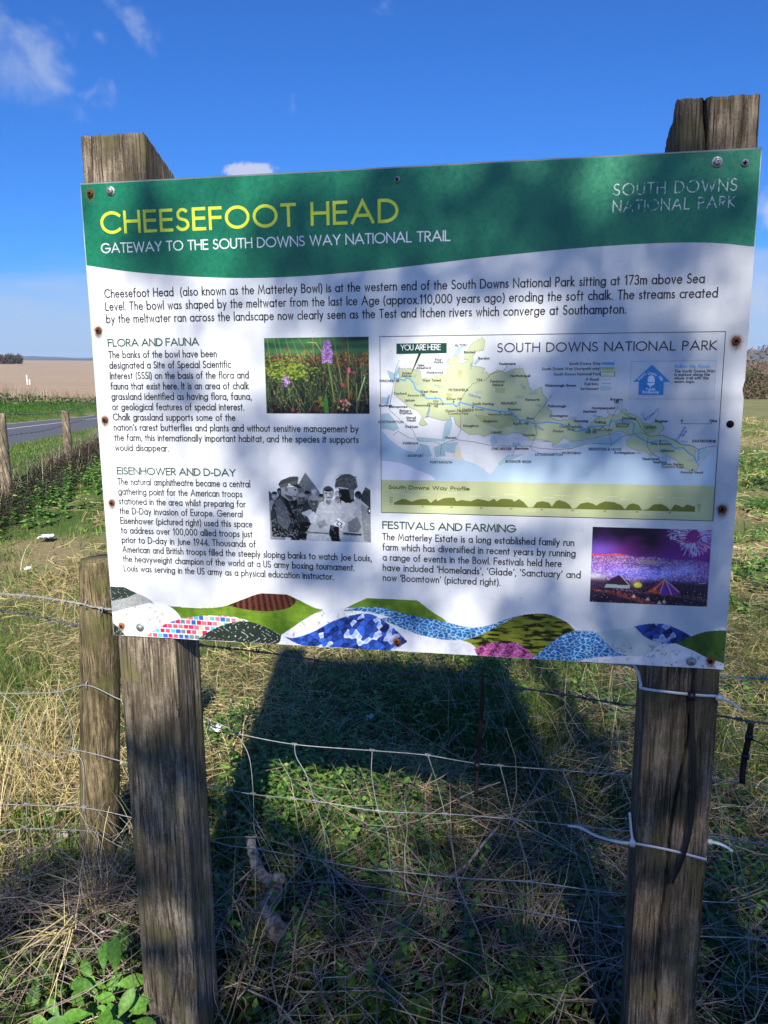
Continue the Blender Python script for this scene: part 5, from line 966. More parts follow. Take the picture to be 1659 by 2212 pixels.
# white marker posts far out in the field
def onterr(x, y):
    d = ray(x, y); t = 3.
    for k in range(4000):
        q = CAM + d * t
        if q[2] < float(terr(q[0], q[1])): return q
        t *= 1.003
    return q
for (x, y, yt, w, lb) in ((59.3, 831, 811, .085, 'tall thin white marker post standing in the ploughed field'), (64.6, 831, 820, .1, 'short white marker post beside the taller one in the field')):
    q = onterr(x, y); hh_ = (y - yt) / FL * q[1] * 1.02; z0 = float(terr(q[0], q[1])); mb = MB()
    V = []; w_ = w / 2 * (q[1] / 60)
    for z, s in ((-.1, 1), (hh_ * .96, .95), (hh_, .7)):
        for a in range(8): V.append((q[0] + w_ * s * math.cos(a * .785), q[1] + w_ * s * math.sin(a * .785), z0 + z))
    mb.add(V, [(k * 8 + a, k * 8 + (a + 1) % 8, k * 8 + 8 + (a + 1) % 8, k * 8 + 8 + a) for k in range(2) for a in range(8)] + [(16, 17, 18, 19), (16, 19, 20, 23), (20, 21, 22, 23)])
    tag(mb.build('marker_post', mat('marker_white', (.75, .74, .68), .6, 0, .3, .1, 5)), lb, 'marker post', 'white marker posts in the field')

# ------------------------------------------------------------------ ground cover (uncountable)
def wedge(n, y0, y1, pw=1.6, half=.62, x0=None, x1=None):
    """random ground points in front of the camera, denser close up"""
    u = RNG.random(n); y = (y0 ** (2 - pw) + u * (y1 ** (2 - pw) - y0 ** (2 - pw))) ** (1 / (2 - pw)); x = RNG.uniform(-half, half, n) * (y + .4); x = np.where(RNG.random(n) < .16, x * 1.0 + np.sign(x) * half * (y + .4) * .9, x); return x, y
def tz(x, y): return terr(x, y)
def blades(name, x, y, hgt, wid, lean, cols, m, label, cat=None, z0=0., seg=3, curl=.6):
    n = len(x); a = RNG.uniform(0, 2 * np.pi, n); d = np.stack([np.cos(a), np.sin(a)], 1); sd = RNG.uniform(0, 2 * np.pi, n); sdv = np.stack([np.cos(sd), np.sin(sd)], 1)
    z = tz(x, y) + z0; V = np.zeros((n, seg * 2 + 1, 3)); c = cols[RNG.integers(0, len(cols), n)] * RNG.uniform(.7, 1.3, (n, 1)) * (.55 + .9 * fbm(x * 2.1, y * 2.1, 88))[:, None]; CC = np.zeros((n, seg * 2 + 1, 3))
    for k in range(seg + 1):
        t = k / seg; out_ = lean * hgt * (t * (1 - curl) + curl * t * t); up = hgt * (np.sqrt(np.clip(1 - (lean * t) ** 2, .02, 1))) * t * (1 - .25 * lean * t)
        px = x + d[:, 0] * out_; py = y + d[:, 1] * out_; pz = z + up; w = wid * (1 - t) ** .7 * .5
        if k < seg:
            V[:, 2 * k] = np.stack([px - sdv[:, 0] * w, py - sdv[:, 1] * w, pz], 1); V[:, 2 * k + 1] = np.stack([px + sdv[:, 0] * w, py + sdv[:, 1] * w, pz], 1)
        else: V[:, 2 * k] = np.stack([px, py, pz], 1)
    CC[:] = c[:, None]; nv = seg * 2 + 1; b = np.arange(n)[:, None] * nv
    Q = [b + np.array([[2 * k, 2 * k + 1, 2 * k + 3, 2 * k + 2]]) for k in range(seg - 1)]; Tt = b + np.array([[2 * seg - 2, 2 * seg - 1, 2 * seg]])
    return tag(npmesh(name, V.reshape(-1, 3), Q + [Tt], m, None, CC.reshape(-1, 3)), label, cat, kind='stuff')
def straws(name, x, y, z, ln, wid, cols, m, label, tilt=.25, bend=.12, cat=None, mask=None):
    n = len(x); a = RNG.uniform(0, 2 * np.pi, n); el = RNG.normal(0, tilt, n); d = np.stack([np.cos(a) * np.cos(el), np.sin(a) * np.cos(el), np.sin(el)], 1); s = np.stack([-np.sin(a), np.cos(a), np.zeros(n)], 1)
    s = s * np.cos(RNG.uniform(-.9, .9, n))[:, None] + np.array([0, 0, 1]) * .4
    base = np.stack([x, y, tz(x, y) + z], 1); V = np.zeros((n, 8, 3)); bd = s * (RNG.normal(0, bend, n) * ln)[:, None]
    for k, t in enumerate((0, .35, .7, 1)):
        p = base + d * (ln * (t - .5))[:, None] + bd * (t * (1 - t) * 4); p[:, 2] = np.maximum(p[:, 2], base[:, 2] - z + .003); w = (wid * (1 - .5 * t) * .5)[:, None]; V[:, 2 * k] = p - s * w; V[:, 2 * k + 1] = p + s * w
    c = cols[RNG.integers(0, len(cols), n)] * RNG.uniform(.6, 1.25, (n, 1)) * (.5 + 1. * fbm(x * 2.6, y * 2.6, 89))[:, None]; b = np.arange(n)[:, None] * 8
    Q = [b + np.array([[2 * k, 2 * k + 1, 2 * k + 3, 2 * k + 2]]) for k in range(3)]
    return tag(npmesh(name, V.reshape(-1, 3), Q, m, None, np.repeat(c, 8, 0)), label, cat, kind='stuff')
A3 = lambda *L: np.array(L, float)
green = A3((.08, .16, .02), (.12, .21, .03), (.17, .25, .045), (.05, .11, .02), (.22, .27, .06)); tan = A3((.56, .44, .19), (.64, .52, .24), (.44, .33, .14), (.3, .21, .1), (.72, .6, .34), (.5, .43, .17))
def keepm(x, y, fn, rn=None): k = RNG.random(len(x)) < fn(x, y); return x[k], y[k]
patch = lambda x, y, s=1.5, sd=60: fbm(x * s, y * s, sd)
# green grass, close
x, y = wedge(110000, 1.45, 5.2, 1.7); k = (y > 2.05) | (RNG.random(len(x)) < .4); x, y = x[k], y[k]; x, y = keepm(x, y, lambda x, y: np.clip(.5 + 3.6 * (patch(x, y, 2.2) - .47), .08, 1))
n = len(x); blades('grass', x, y, RNG.uniform(.025, .1, n) * (.5 + 1.0 * patch(x, y, 3, 61)), RNG.uniform(.0022, .0055, n), RNG.uniform(.1, .95, n), green, M['blade'], 'short green grass tufts growing round the posts')
x, y = wedge(85000, 5, 24, 1.7, .6); k = (road_t(x, y) > .25) & ((np.abs(x) / y > .28) | (RNG.random(len(x)) < .35)); x, y = x[k], y[k]; x, y = keepm(x, y, lambda x, y: np.clip(.35 + 2.6 * (patch(x, y) - .48), .1, 1))
n = len(x); blades('grass', x, y, RNG.uniform(.03, .12, n), RNG.uniform(.004, .009, n) * (.6 + y / 10), RNG.uniform(.1, .9, n), green, M['blade'], 'rough green grass out in the pasture', seg=2)
x, y = wedge(52000, 1.7, 4.6, 1.6); x, y = keepm(x, y, lambda x, y: np.clip(.15 + 3 * (patch(x, y, 2.2, 66) - .5), 0, 1) * np.where((x > -.35) , 1, .25)); n = len(x)
blades('grass', x, y, RNG.uniform(.1, .28, n), RNG.uniform(.0018, .0036, n), RNG.uniform(.3, .97, n), green * .75, M['blade'], 'longer fine green grass behind the netting', seg=4)
# straw lying about
x, y = wedge(60000, 1.5, 5.5, 1.7); k = (y > 2.1) | (RNG.random(len(x)) < .15); x, y = x[k], y[k]; g = lambda x, y: np.clip(.38 - 4 * (patch(x, y, 2.2) - .5), .05, 1)
x, y = keepm(x, y, g); n = len(x); straws('dry_grass', x, y, RNG.uniform(.01, .06, n), RNG.uniform(.04, .19, n), RNG.uniform(.0016, .0036, n), tan, M['straw'], 'tan cut grass lying matted behind the board', .22)
x, y = wedge(85000, 5, 24, 1.7, .6); k = (road_t(x, y) > .25) & ((road_t(x, y) > 2.4) | (RNG.random(len(x)) < .12) | (x > 0)) & ((np.abs(x) / y > .28) | (RNG.random(len(x)) < .35)); x, y = x[k], y[k]; x, y = keepm(x, y, g); n = len(x)
straws('dry_grass', x, y, RNG.uniform(.01, .07, n), RNG.uniform(.06, .22, n), RNG.uniform(.003, .007, n) * (.7 + y / 14), tan, M['straw'], 'bleached dry grass across the pasture', .25)
# standing straw
x, y = wedge(5200, 1.7, 6, 1.6); x, y = keepm(x, y, lambda x, y: np.where(x < -.5, .6, .55) * (patch(x, y, 2.5, 70) > .45)); n = len(x)
blades('dry_grass', x, y, RNG.uniform(.12, .36, n), RNG.uniform(.002, .0035, n), RNG.uniform(.2, .95, n), tan, M['straw'], 'thin dry stalks standing above the turf', seg=4)
n = 320; x = RNG.normal(-1.3, .14, n); y = RNG.normal(2.75, .2, n)
blades('dry_grass', x, y, RNG.uniform(.2, .6, n), RNG.uniform(.002, .0036, n), RNG.uniform(.35, .98, n), tan, M['straw'], 'tall dry tussock at the left edge behind the wires', seg=4)

# small leaves
def leafmesh(mb_name, P, D, N, ln, wid, cols, m, label, toothed=False, cat=None, kind='stuff', parent=None, fold=.25, oblong=False):
    """P base, D direction, N normal, per-leaf arrays"""
    n = len(P); D = D / np.linalg.norm(D, axis=1)[:, None]; S_ = np.cross(N, D); S_ /= np.linalg.norm(S_, axis=1)[:, None] + 1e-9; N = np.cross(D, S_)
    prof = [(0, .06), (.14, .34), (.3, .5), (.48, .44), (.66, .33), (.84, .16), (1, 0)]
    if toothed: prof = [(0, .1), (.08, .42), (.16, .36), (.26, .54), (.33, .42), (.44, .5), (.5, .36), (.62, .4), (.68, .26), (.8, .26), (.85, .13), (1, 0)]
    if oblong: prof = [(0, .05), (.12, .1), (.26, .24), (.42, .4), (.58, .5), (.74, .5), (.87, .38), (.96, .2), (1, .04)]
    k = len(prof); V = np.zeros((n, 3 * k, 3)); droop = RNG.uniform(.05, .4, n)[:, None] * ln[:, None]
    for i, (t, w) in enumerate(prof):
        c = P + D * (ln * t)[:, None] - N * droop * t * t; o = S_ * (wid * w)[:, None]; u = N * (wid * w * fold)[:, None]
        V[:, 3 * i] = c + o + u; V[:, 3 * i + 1] = c; V[:, 3 * i + 2] = c - o + u
    b = np.arange(n)[:, None] * 3 * k; Q = []
    for i in range(k - 1):
        for s in (0, 1): Q.append(b + np.array([[3 * i + s, 3 * i + s + 1, 3 * i + 4 + s, 3 * i + 3 + s]]))
    c = cols[RNG.integers(0, len(cols), n)] * RNG.uniform(.7, 1.3, (n, 1)); CC = np.repeat(c[:, None], 3 * k, 1).copy(); CC[:, 1::3] *= 1.25
    o = npmesh(mb_name, V.reshape(-1, 3), Q, m, parent, CC.reshape(-1, 3), True)
    return tag(o, label, cat, kind=kind) if parent is None else o
def nettles(plants, label, cols, per=11, hgt=(.05, .2), ln=(.016, .038)):
    P = []; D = []; N = []; L = []; W = []; mb = MB()
    for (x, y) in plants:
        z = float(tz(x, y)); H_ = random.uniform(*hgt); lx, ly = random.gauss(0, .18), random.gauss(0, .18); tip = np.array([x + lx * H_, y + ly * H_, z + H_]); b0 = np.array([x, y, z])
        mb.tube([b0, (b0 + tip) / 2 + np.array([.005, 0, 0]), tip], [.0016, .0013, .0008], 4, (.06, .09, .03))
        ph = random.uniform(0, 6)
        for k in range(per):
            t = .25 + .75 * (k // 2) / max(1, (per - 1) // 2); a = ph + (k % 2) * math.pi + (k // 2) * 1.6; c = b0 + (tip - b0) * t; s = 1.15 - .45 * t
            P.append(c); el = random.uniform(-.15, .5); D.append((math.cos(a) * math.cos(el), math.sin(a) * math.cos(el), math.sin(el))); N.append((random.gauss(0, .25), random.gauss(0, .25), 1)); l = random.uniform(*ln) * s; L.append(l); W.append(l * .62)
    mb.build('nettle_stems', M['twig']) if False else None
    return leafmesh('nettles', np.array(P), np.array(D), np.array(N), np.array(L), np.array(W), cols, M['leaf'], label, True)
nc = A3((.07, .16, .03), (.09, .2, .035), (.13, .25, .045), (.045, .11, .03), (.18, .28, .06))
pl = []
for cx, cy, s, nn in ((650, 1760, .13, 70), (720, 1830, .13, 60), (610, 1700, .1, 34), (800, 1760, .12, 30), (880, 1800, .15, 24), (700, 1600, .18, 30), (830, 1540, .22, 34), (560, 1900, .1, 14), (660, 1960, .12, 24), (980, 1500, .2, 26), (1080, 1460, .14, 30), (1060, 1570, .1, 10), (1340, 1560, .08, 26), (1150, 1500, .12, 12), (500, 1600, .05, 10), (870, 2000, .1, 10), (1130, 2100, .06, 10), (1580, 1950, .1, 30), (1600, 2050, .1, 26), (1590, 1520, .08, 8), (960, 1950, .1, 14), (560, 1740, .06, 16), (1250, 1950, .1, 12), (950, 2150, .08, 12), (1600, 1780, .1, 12)):
    g0 = gnd(cx, cy); pl += [(g0[0] + random.gauss(0, s), g0[1] + random.gauss(0, s * 1.1)) for _ in range(int(nn * 1.6))]
nettles(pl, 'green nettles and ground ivy low behind the netting', nc)
pl = []
for (cx, cy, sx_, sy_, nn) in ((-3.55, 7.9, .25, .5, 90), (-3.8, 8.9, .25, .6, 90), (-3.75, 9.8, .35, .6, 90), (-3.7, 10.8, .35, .7, 80), (-4.2, 12.4, .3, .9, 50), (4.6, 9.3, .4, .35, 60), (4.2, 7.6, .35, .4, 50), (3.9, 6.5, .3, .3, 30), (5.2, 11, .5, .4, 40), (3.3, 5.6, .5, .4, 60), (2.7, 5.0, .5, .3, 60)):
    pl += [(cx + random.gauss(0, sx_), cy + random.gauss(0, sy_)) for _ in range(nn)]
nettles(pl, 'clumps of young nettles along the roadside fence and in the pasture', nc * 1.15, 11, (.06, .24), (.035, .07))
# low herbs scattered in the turf
x, y = wedge(15000, 1.5, 6, 1.6); x, y = keepm(x, y, lambda x, y: np.clip(.25 + 2.5 * (patch(x, y, 1.5) - .48), .08, 1)); n = len(x); a = RNG.uniform(0, 6.28, n); el = RNG.uniform(-.1, .8, n); l = RNG.uniform(.012, .036, n)
leafmesh('low_herbs', np.stack([x, y, tz(x, y) + RNG.uniform(.005, .05, n)], 1), np.stack([np.cos(a) * np.cos(el), np.sin(a) * np.cos(el), np.sin(el)], 1), np.stack([RNG.normal(0, .4, n), RNG.normal(0, .4, n), np.ones(n)], 1), l, l * .5, nc, M['leaf'], 'small green herb leaves mixed through the turf')
# dry stems and dark thatch along the roadside fence
x = RNG.normal(0, .16, 1500); s = RNG.uniform(5, 19, 1500); y = s; x = x + np.interp(s, [p_[1] for p_ in fp], [p_[0] for p_ in fp]); n = 1500
blades('dry_stems', x, y, RNG.uniform(.15, .62, n) * RNG.uniform(.5, 1, n), RNG.uniform(.005, .009, n), RNG.uniform(.05, .6, n), A3((.36, .28, .18), (.26, .19, .12), (.45, .36, .24), (.16, .11, .08)), M['straw'], 'pale dead stems along the roadside fence', seg=3)
x = RNG.normal(0, .15, 11000) + .2; s = RNG.uniform(5, 19, 11000); y = s; x = x + np.interp(s, [p_[1] for p_ in fp], [p_[0] for p_ in fp]); n = len(x)
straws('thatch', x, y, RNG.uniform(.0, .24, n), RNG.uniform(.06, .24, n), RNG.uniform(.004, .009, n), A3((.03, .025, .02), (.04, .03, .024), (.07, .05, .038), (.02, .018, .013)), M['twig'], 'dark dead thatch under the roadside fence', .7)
# weeds at the far edge of the verge, and verge grass
sv = RNG.uniform(5, 80, 2600); tv = RNG.normal(-8.9, .4, 2600); x = P0[0] + AD[0] * sv + ERp[0] * tv; y = P0[1] + AD[1] * sv + ERp[1] * tv; n = len(x)
blades('dry_stems', x, y, RNG.uniform(.2, 1., n) ** 1.6 * 1.5, RNG.uniform(.02, .05, n), RNG.uniform(.0, .5, n), A3((.3, .2, .14), (.42, .31, .22), (.2, .13, .09), (.12, .13, .05)), M['straw'], 'brown dead weeds between the verge and the field', seg=3)
sv = RNG.uniform(5, 80, 900); tv = RNG.normal(-8.5, .3, 900); x = P0[0] + AD[0] * sv + ERp[0] * tv; y = P0[1] + AD[1] * sv + ERp[1] * tv; n = 900; a = RNG.uniform(0, 6.28, n)
leafmesh('verge_plants', np.stack([x, y, tz(x, y) + RNG.uniform(0, .45, n)], 1), np.stack([np.cos(a), np.sin(a), RNG.uniform(-.2, 1, n)], 1), np.stack([RNG.normal(0, .5, n), RNG.normal(0, .5, n), np.ones(n)], 1), RNG.uniform(.15, .4, n), RNG.uniform(.1, .25, n), nc * .8, M['leaf'], 'dark green plants along the verge edge')
sv = RNG.uniform(2, 80, 22000); tv = RNG.uniform(-8.7, -5.9, 22000); x = P0[0] + AD[0] * sv + ERp[0] * tv; y = P0[1] + AD[1] * sv + ERp[1] * tv; n = len(x)
blades('grass', x, y, RNG.uniform(.06, .2, n), RNG.uniform(.02, .05, n), RNG.uniform(.1, .8, n), A3((.05, .13, .018), (.07, .16, .02), (.1, .18, .03), (.04, .1, .015)), M['blade'], 'bright green grass on the verge across the road', seg=2)
sv = RNG.uniform(-12, 12, 40000); tv = RNG.uniform(.1, 1.35, 40000); x = P0[0] + AD[0] * sv + ERp[0] * tv; y = P0[1] + AD[1] * sv + ERp[1] * tv; n = len(x)
blades('grass', x, y, RNG.uniform(.05, .16, n), RNG.uniform(.01, .025, n), RNG.uniform(.1, .8, n), A3((.07, .16, .02), (.09, .2, .025), (.13, .2, .04), (.2, .2, .08)), M['blade'], 'green grass between the roadside fence and the asphalt', seg=2)

# ------------------------------------------------------------------ twigs and brush round the foot of the sign
def twigs(name, n, cx, cy, sx_, sy_, zr, ln, rr, cols, label, up=.3):
    mb = MB()
    for k in range(n):
        x = random.gauss(cx, sx_); y = random.gauss(cy, sy_)
        if y < 1.42: continue
        p = np.array([x, y, random.uniform(*zr)]); a = random.uniform(0, 6.28); el = random.gauss(0, up); L_ = random.uniform(*ln); d = np.array([math.cos(a) * math.cos(el), math.sin(a) * math.cos(el), math.sin(el)]); P = [p]; m_ = random.randint(4, 7)
        for q in range(m_):
            d = d + np.random.default_rng(k * 31 + q).normal(0, .2, 3); d /= np.linalg.norm(d); p = p + d * L_ / m_; p[2] = max(p[2], .004); P.append(p)
        r = random.uniform(*rr); c = np.array(random.choice(cols)) * random.uniform(.7, 1.3); mb.tube(P, np.linspace(r, r * .35, len(P)), 4, c, False)
        if random.random() < .5:
            q = random.randint(1, m_ - 1); b0 = P[q]; d2 = d + np.array([random.gauss(0, .8), random.gauss(0, .8), random.gauss(0, .5)]); d2 /= np.linalg.norm(d2); mb.tube([b0, b0 + d2 * L_ * .2, b0 + d2 * L_ * .35 + np.array([0, 0, .01])], [r * .6, r * .45, r * .25], 3, c, False)
    return tag(mb.build(name, M['twig']), label, None, kind='stuff')
tw = [(.22, .17, .14), (.3, .24, .2), (.15, .11, .1), (.34, .29, .24), (.2, .13, .13), (.4, .33, .24)]
twigs('twigs', 900, .1, 1.82, .5, .17, (.02, .14), (.1, .45), (.0008, .002), tw, 'tangle of thin dead twigs at the foot of the board')
twigs('twigs', 520, .75, 1.72, .3, .18, (.02, .14), (.1, .4), (.0008, .0018), tw, 'reddish brown brush by the right post')
twigs('twigs', 520, -.85, 1.85, .2, .16, (.02, .2), (.08, .34), (.0007, .0017), tw, 'dark brushwood round the foot of the fence post')
twigs('bramble_stems', 90, .45, 2.15, .5, .3, (.04, .2), (.4, .8), (.0014, .0026), [(.3, .17, .12), (.34, .26, .18), (.22, .15, .12)], 'arching bramble stems behind the netting', .35)
twigs('bramble_stems', 26, -1.0, 2.0, .2, .2, (.04, .2), (.3, .7), (.0014, .0024), [(.26, .15, .1), (.34, .26, .18)], 'arching bramble stems left of the fence post', .35)
twigs('twigs', 500, .35, 2.6, .6, .6, (.02, .16), (.1, .4), (.0008, .0018), [(.4, .33, .22), (.3, .24, .18), (.2, .16, .13)], 'thin dry stalks lying in the board shadow', .25)
twigs('twigs', 260, 1.2, 2.6, .35, .7, (.02, .18), (.1, .4), (.0008, .002), [(.4, .33, .22), (.3, .24, .18)], 'dry stalks right of the right post')
def stick(P, r0, r1, label, m='bark', name='stick', n=7, knots=None, wob=0.):
    P = smoothpts(P, 6); r = np.linspace(r0, r1, len(P)); 
    if wob: r = r * (1 + wob * np.array([math.sin(i * 1.7) * .5 + math.sin(i * .73) for i in range(len(P))]))
    mb = MB(); mb.tube(P, r, n)
    for (q0, q1, a, b) in (knots or []): mb.tube(smoothpts([q0, (np.array(q0) + np.array(q1)) / 2 + np.array([0, 0, .006]), q1], 3), np.linspace(a, b, 7), n)
    if name == 'branch':
        for q_ in range(len(mb.v)): mb.v[q_] = mb.v[q_] + RNG.normal(0, .0011, mb.v[q_].shape)
    return tag(mb.build(name, M[m], None, True), label, 'stick' if name == 'stick' else 'branch')
G_ = lambda x, y, z: gnd(x, y, z)
stick([G_(541, 1815, .16), G_(548, 1850, .15), G_(560, 1885, .14), G_(585, 1905, .135), G_(597, 1918, .13), G_(588, 1945, .12), G_(574, 1965, .11), G_(590, 1990, .1), G_(606, 2026, .08)], .0135, .022, 'thick pale knobbly dead branch lying in the board shadow', name='branch', n=16, wob=.07, knots=[(G_(592, 1908, .135), G_(609, 1898, .17), .022, .012), (G_(575, 1962, .11), G_(550, 1985, .1), .016, .007), (G_(560, 1880, .14), G_(546, 1878, .16), .008, .004)])
stick([G_(1078, 1784, .2), G_(1050, 1815, .17), G_(1010, 1865, .13), G_(968, 1898, .1), G_(948, 1912, .09), G_(944, 1935, .06), G_(938, 1968, .03)], .0035, .0062, 'bent pale stick propped in the netting left of the right post')
stick([G_(690, 1855, .2), G_(760, 1910, .13), G_(818, 1995, .08), G_(860, 2030, .07), G_(950, 2078, .06), G_(1000, 2086, .05), G_(1040, 2110, .05)], .0014, .0024, 'long thin stalk running down right from the fence middle')
stick([G_(693, 1857, .2), G_(790, 1940, .13), G_(860, 2000, .1), G_(896, 2040, .08), G_(930, 2130, .05), G_(935, 2212, .03)], .0013, .0024, 'long thin stalk bending down past the first one')
stick([G_(692, 1855, .2), G_(720, 1900, .18), G_(724, 2000, .1), G_(722, 2120, .04), G_(720, 2230, .02)], .0016, .0022, 'thin upright dead stalk below the fence middle')
stick([G_(690, 2050, .1), G_(678, 2090, .09), G_(690, 2130, .08), G_(720, 2205, .05)], .0016, .0022, 'kinked thin twig at the bottom centre')
stick([G_(568, 2040, .07), G_(556, 2085, .09), G_(535, 2130, .1), G_(513, 2158, .1)], .0015, .0022, 'short pale twig right of the left oak post')
stick([G_(480, 2105, .05), G_(540, 2140, .07), G_(600, 2170, .07), G_(650, 2230, .05)], .002, .0028, 'dark curved twig near the foot of the left oak post')
stick([G_(770, 1545, .05), G_(745, 1560, .06), G_(700, 1578, .05), G_(650, 1588, .04), (G_(620, 1590, .03))], .0035, .0022, 'curved bare twig lying in the board shadow')
stick([G_(640, 2142, .07), G_(700, 2143, .09), G_(760, 2140, .08), G_(830, 2141, .07), G_(920, 2149, .07)], .0022, .0016, 'horizontal thorny stem across the bottom centre')
stick([G_(750, 2086, .08), G_(790, 2100, .09), G_(830, 2145, .08), G_(885, 2180, .06), G_(880, 2230, .04)], .0024, .0018, 'zigzag thorny stem at the bottom centre')
stick([G_(160, 2045, .12), G_(230, 2010, .15), G_(268, 2022, .14), G_(300, 2050, .1)], .0022, .003, 'brown arched stem left of the left oak post')

# dead grass tuft hanging over on the left, near the fence post
def tuft(name, base, n, L0, L1, dirv, spread, label, cols, wid=.0032, drop=.6):
    V = []; mb = MB()
    for k in range(n):
        d = np.array(dirv, float) + RNG.normal(0, spread, 3); d /= np.linalg.norm(d); L_ = random.uniform(L0, L1); p = np.array(base) + RNG.normal(0, .012, 3); P = [p]
        for q in range(5): d = d + np.array([0, 0, -drop / 5]) + RNG.normal(0, .13, 3); d /= np.linalg.norm(d); p = p + d * L_ / 5; p[2] = max(p[2], .004); P.append(p)
        P = np.array(P); s = np.cross(P[-1] - P[0], [0, 0, 1.]); s /= np.linalg.norm(s) + 1e-9; s = s * math.cos(k) + np.array([0, 0, 1]) * math.sin(k) * .6
        w = wid * np.linspace(1, .25, 6)[:, None] * random.uniform(.6, 1.3); VV = np.concatenate([P - s * w / 2, P + s * w / 2]); c = cols[random.randrange(len(cols))] * random.uniform(.7, 1.2)
        mb.add(VV, [(i, i + 1, i + 7, i + 6) for i in range(5)], None, c)
    return tag(mb.build(name, M['straw']), label, 'grass tuft')
tuft('grass_tuft', G_(150, 2000, .2), 40, .10, .22, (-.35, -.3, .1), .34, 'bleached dead grass tuft hanging over at the lower left', tan)
tuft('grass_tuft', G_(215, 1975, .06), 90, .12, .30, (-.05, 0, 1), .35, 'upright golden straw tuft at the foot of the round fence post', tan, drop=.4)
tuft('grass_tuft', G_(1480, 1900, .03), 1, .1, .2, (0, 0, 1), .3, 'single straw', tan) if False else None
tuft('grass_tuft', G_(545, 2060, .03), 70, .1, .24, (0, 0, .8), .6, 'pale wiry straw tuft right of the left oak post', tan, .0024)
tuft('grass_tuft', G_(1130, 2060, .03), 110, .12, .30, (.0, .1, 1), .4, 'spiky dry tuft standing left of the right oak post', tan, .0022, .3)
tuft('grass_tuft', G_(1240, 2040, .03), 150, .1, .26, (.1, .1, .8), .5, 'brown fibrous thatch mound beside the right oak post', tan * .45, .0022, .5)

# broad-leaved plant, lower left
bl = tag(empty('broadleaf_plant', tuple(gnd(200, 2230))), 'bright green broad-leaved rosette plant at the bottom left corner', 'plant')
P = []; D = []; N = []; L = []
for (x, y, z, dx, dy, dz, l) in ((252, 2105, .17, -.1, .1, .9, .075), (210, 2140, .13, -.9, .1, .35, .06), (245, 2130, .15, .9, .2, .1, .07), (200, 2190, .14, -.7, -.4, .3, .06), (235, 2175, .15, .1, -.7, .1, .07), (265, 2155, .14, .8, -.5, .0, .07), (285, 2190, .13, .6, .4, .6, .055), (170, 2205, .12, -.9, -.3, .1, .07), (215, 2212, .14, .6, -.4, .2, .07), (130, 2200, .08, -.6, .3, .6, .05), (290, 2205, .12, .7, -.5, .3, .06), (255, 2200, .14, .4, .2, .8, .06), (328, 2110, .13, .2, .0, .9, .04), (185, 2175, .1, -.8, .5, .3, .05), (150, 2225, .1, -.6, -.6, .1, .08), (240, 2225, .12, .3, -.8, .2, .07), (275, 2225, .1, .2, -.6, .4, .06), (225, 2100, .15, -.2, .5, .8, .06), (110, 2215, .07, -.9, 0, .4, .05), (200, 2120, .12, -.5, .3, .7, .05)):
    P.append(G_(x, y, z)); D.append((dx, dy, dz)); N.append((random.gauss(0, .15), -.55, .8)); L.append(l)
for k in range(26):
    x = random.gauss(225, 55); y = random.uniform(2130, 2235); a = random.uniform(0, 6.28); P.append(G_(x, y, random.uniform(.05, .12))); D.append((math.cos(a), math.sin(a), random.uniform(.1, 1))); N.append((random.gauss(0, .2), -.5, .8)); L.append(random.uniform(.035, .06))
L = np.array(L); leafmesh('leaves', np.array(P), np.array(D), np.array(N), L, L * .46, A3((.1, .24, .03), (.14, .3, .045), (.08, .2, .03)), M['leaf'], None, False, parent=bl, fold=.3, oblong=True)
sb = MB()
for p in P[:20]: sb.tube([gnd(215, 2235, .01), (p + gnd(215, 2235, .01)) / 2 + np.array([0, 0, -.01]), p], .0018, 4, (.1, .18, .05))
sb.build('stems', M['twig'], bl)
# feathery plants
def fern(label, spots, cols, s=1.):
    P = []; D = []; N = []; L = []
    for (x, y, z) in spots:
        b0 = G_(x, y, z)
        for k in range(7):
            a = random.uniform(0, 6.28); d = np.array([math.cos(a) * .7, math.sin(a) * .7, random.uniform(.3, 1)]); d /= np.linalg.norm(d); ln_ = random.uniform(.05, .09) * s; sd = np.cross(d, [0, 0, 1.]); sd /= np.linalg.norm(sd)
            for q in range(8):
                t = .2 + .8 * q / 8; c = b0 + d * ln_ * t
                for sg in (-1, 1): P.append(c); D.append(sd * sg + d * .9); N.append(np.cross(sd, d) + RNG.normal(0, .2, 3)); L.append(ln_ * .38 * (1.1 - .8 * t))
    L = np.array(L); return leafmesh('feathery_plants', np.array(P), np.array(D), np.array(N), L, L * .4, cols, M['leaf'], label)
fern('feathery cow parsley leaves low by the posts', [(1160, 2140, .07), (1190, 2170, .06), (1130, 2180, .06), (1210, 2130, .06), (1100, 2200, .05), (1540, 1940, .08), (1570, 1960, .08), (1555, 1990, .06), (1600, 1930, .08), (1640, 1990, .06), (970, 2100, .06), (990, 2120, .06), (1580, 2070, .05), (1630, 2080, .05), (1600, 2160, .05), (290, 2060, .1), (270, 2080, .1), (880, 2190, .03), (930, 2010, .05), (500, 1820, .03), (730, 2030, .06), (640, 2080, .05), (760, 2180, .04), (820, 2200, .03), (1210, 1940, .04), (1640, 2120, .05), (1560, 2180, .04), (60, 2190, .05), (60, 2080, .05), (20, 2150, .05), (120, 2130, .05)], nc * .8, 1.25)  # leaf colour lowered to stand in for deep foreground shade
x, y = wedge(4200, 1.4, 2.1, 1.2, .62); n = len(x); a = RNG.uniform(0, 6.28, n); el = RNG.uniform(.1, 1.2, n); l = RNG.uniform(.015, .04, n)
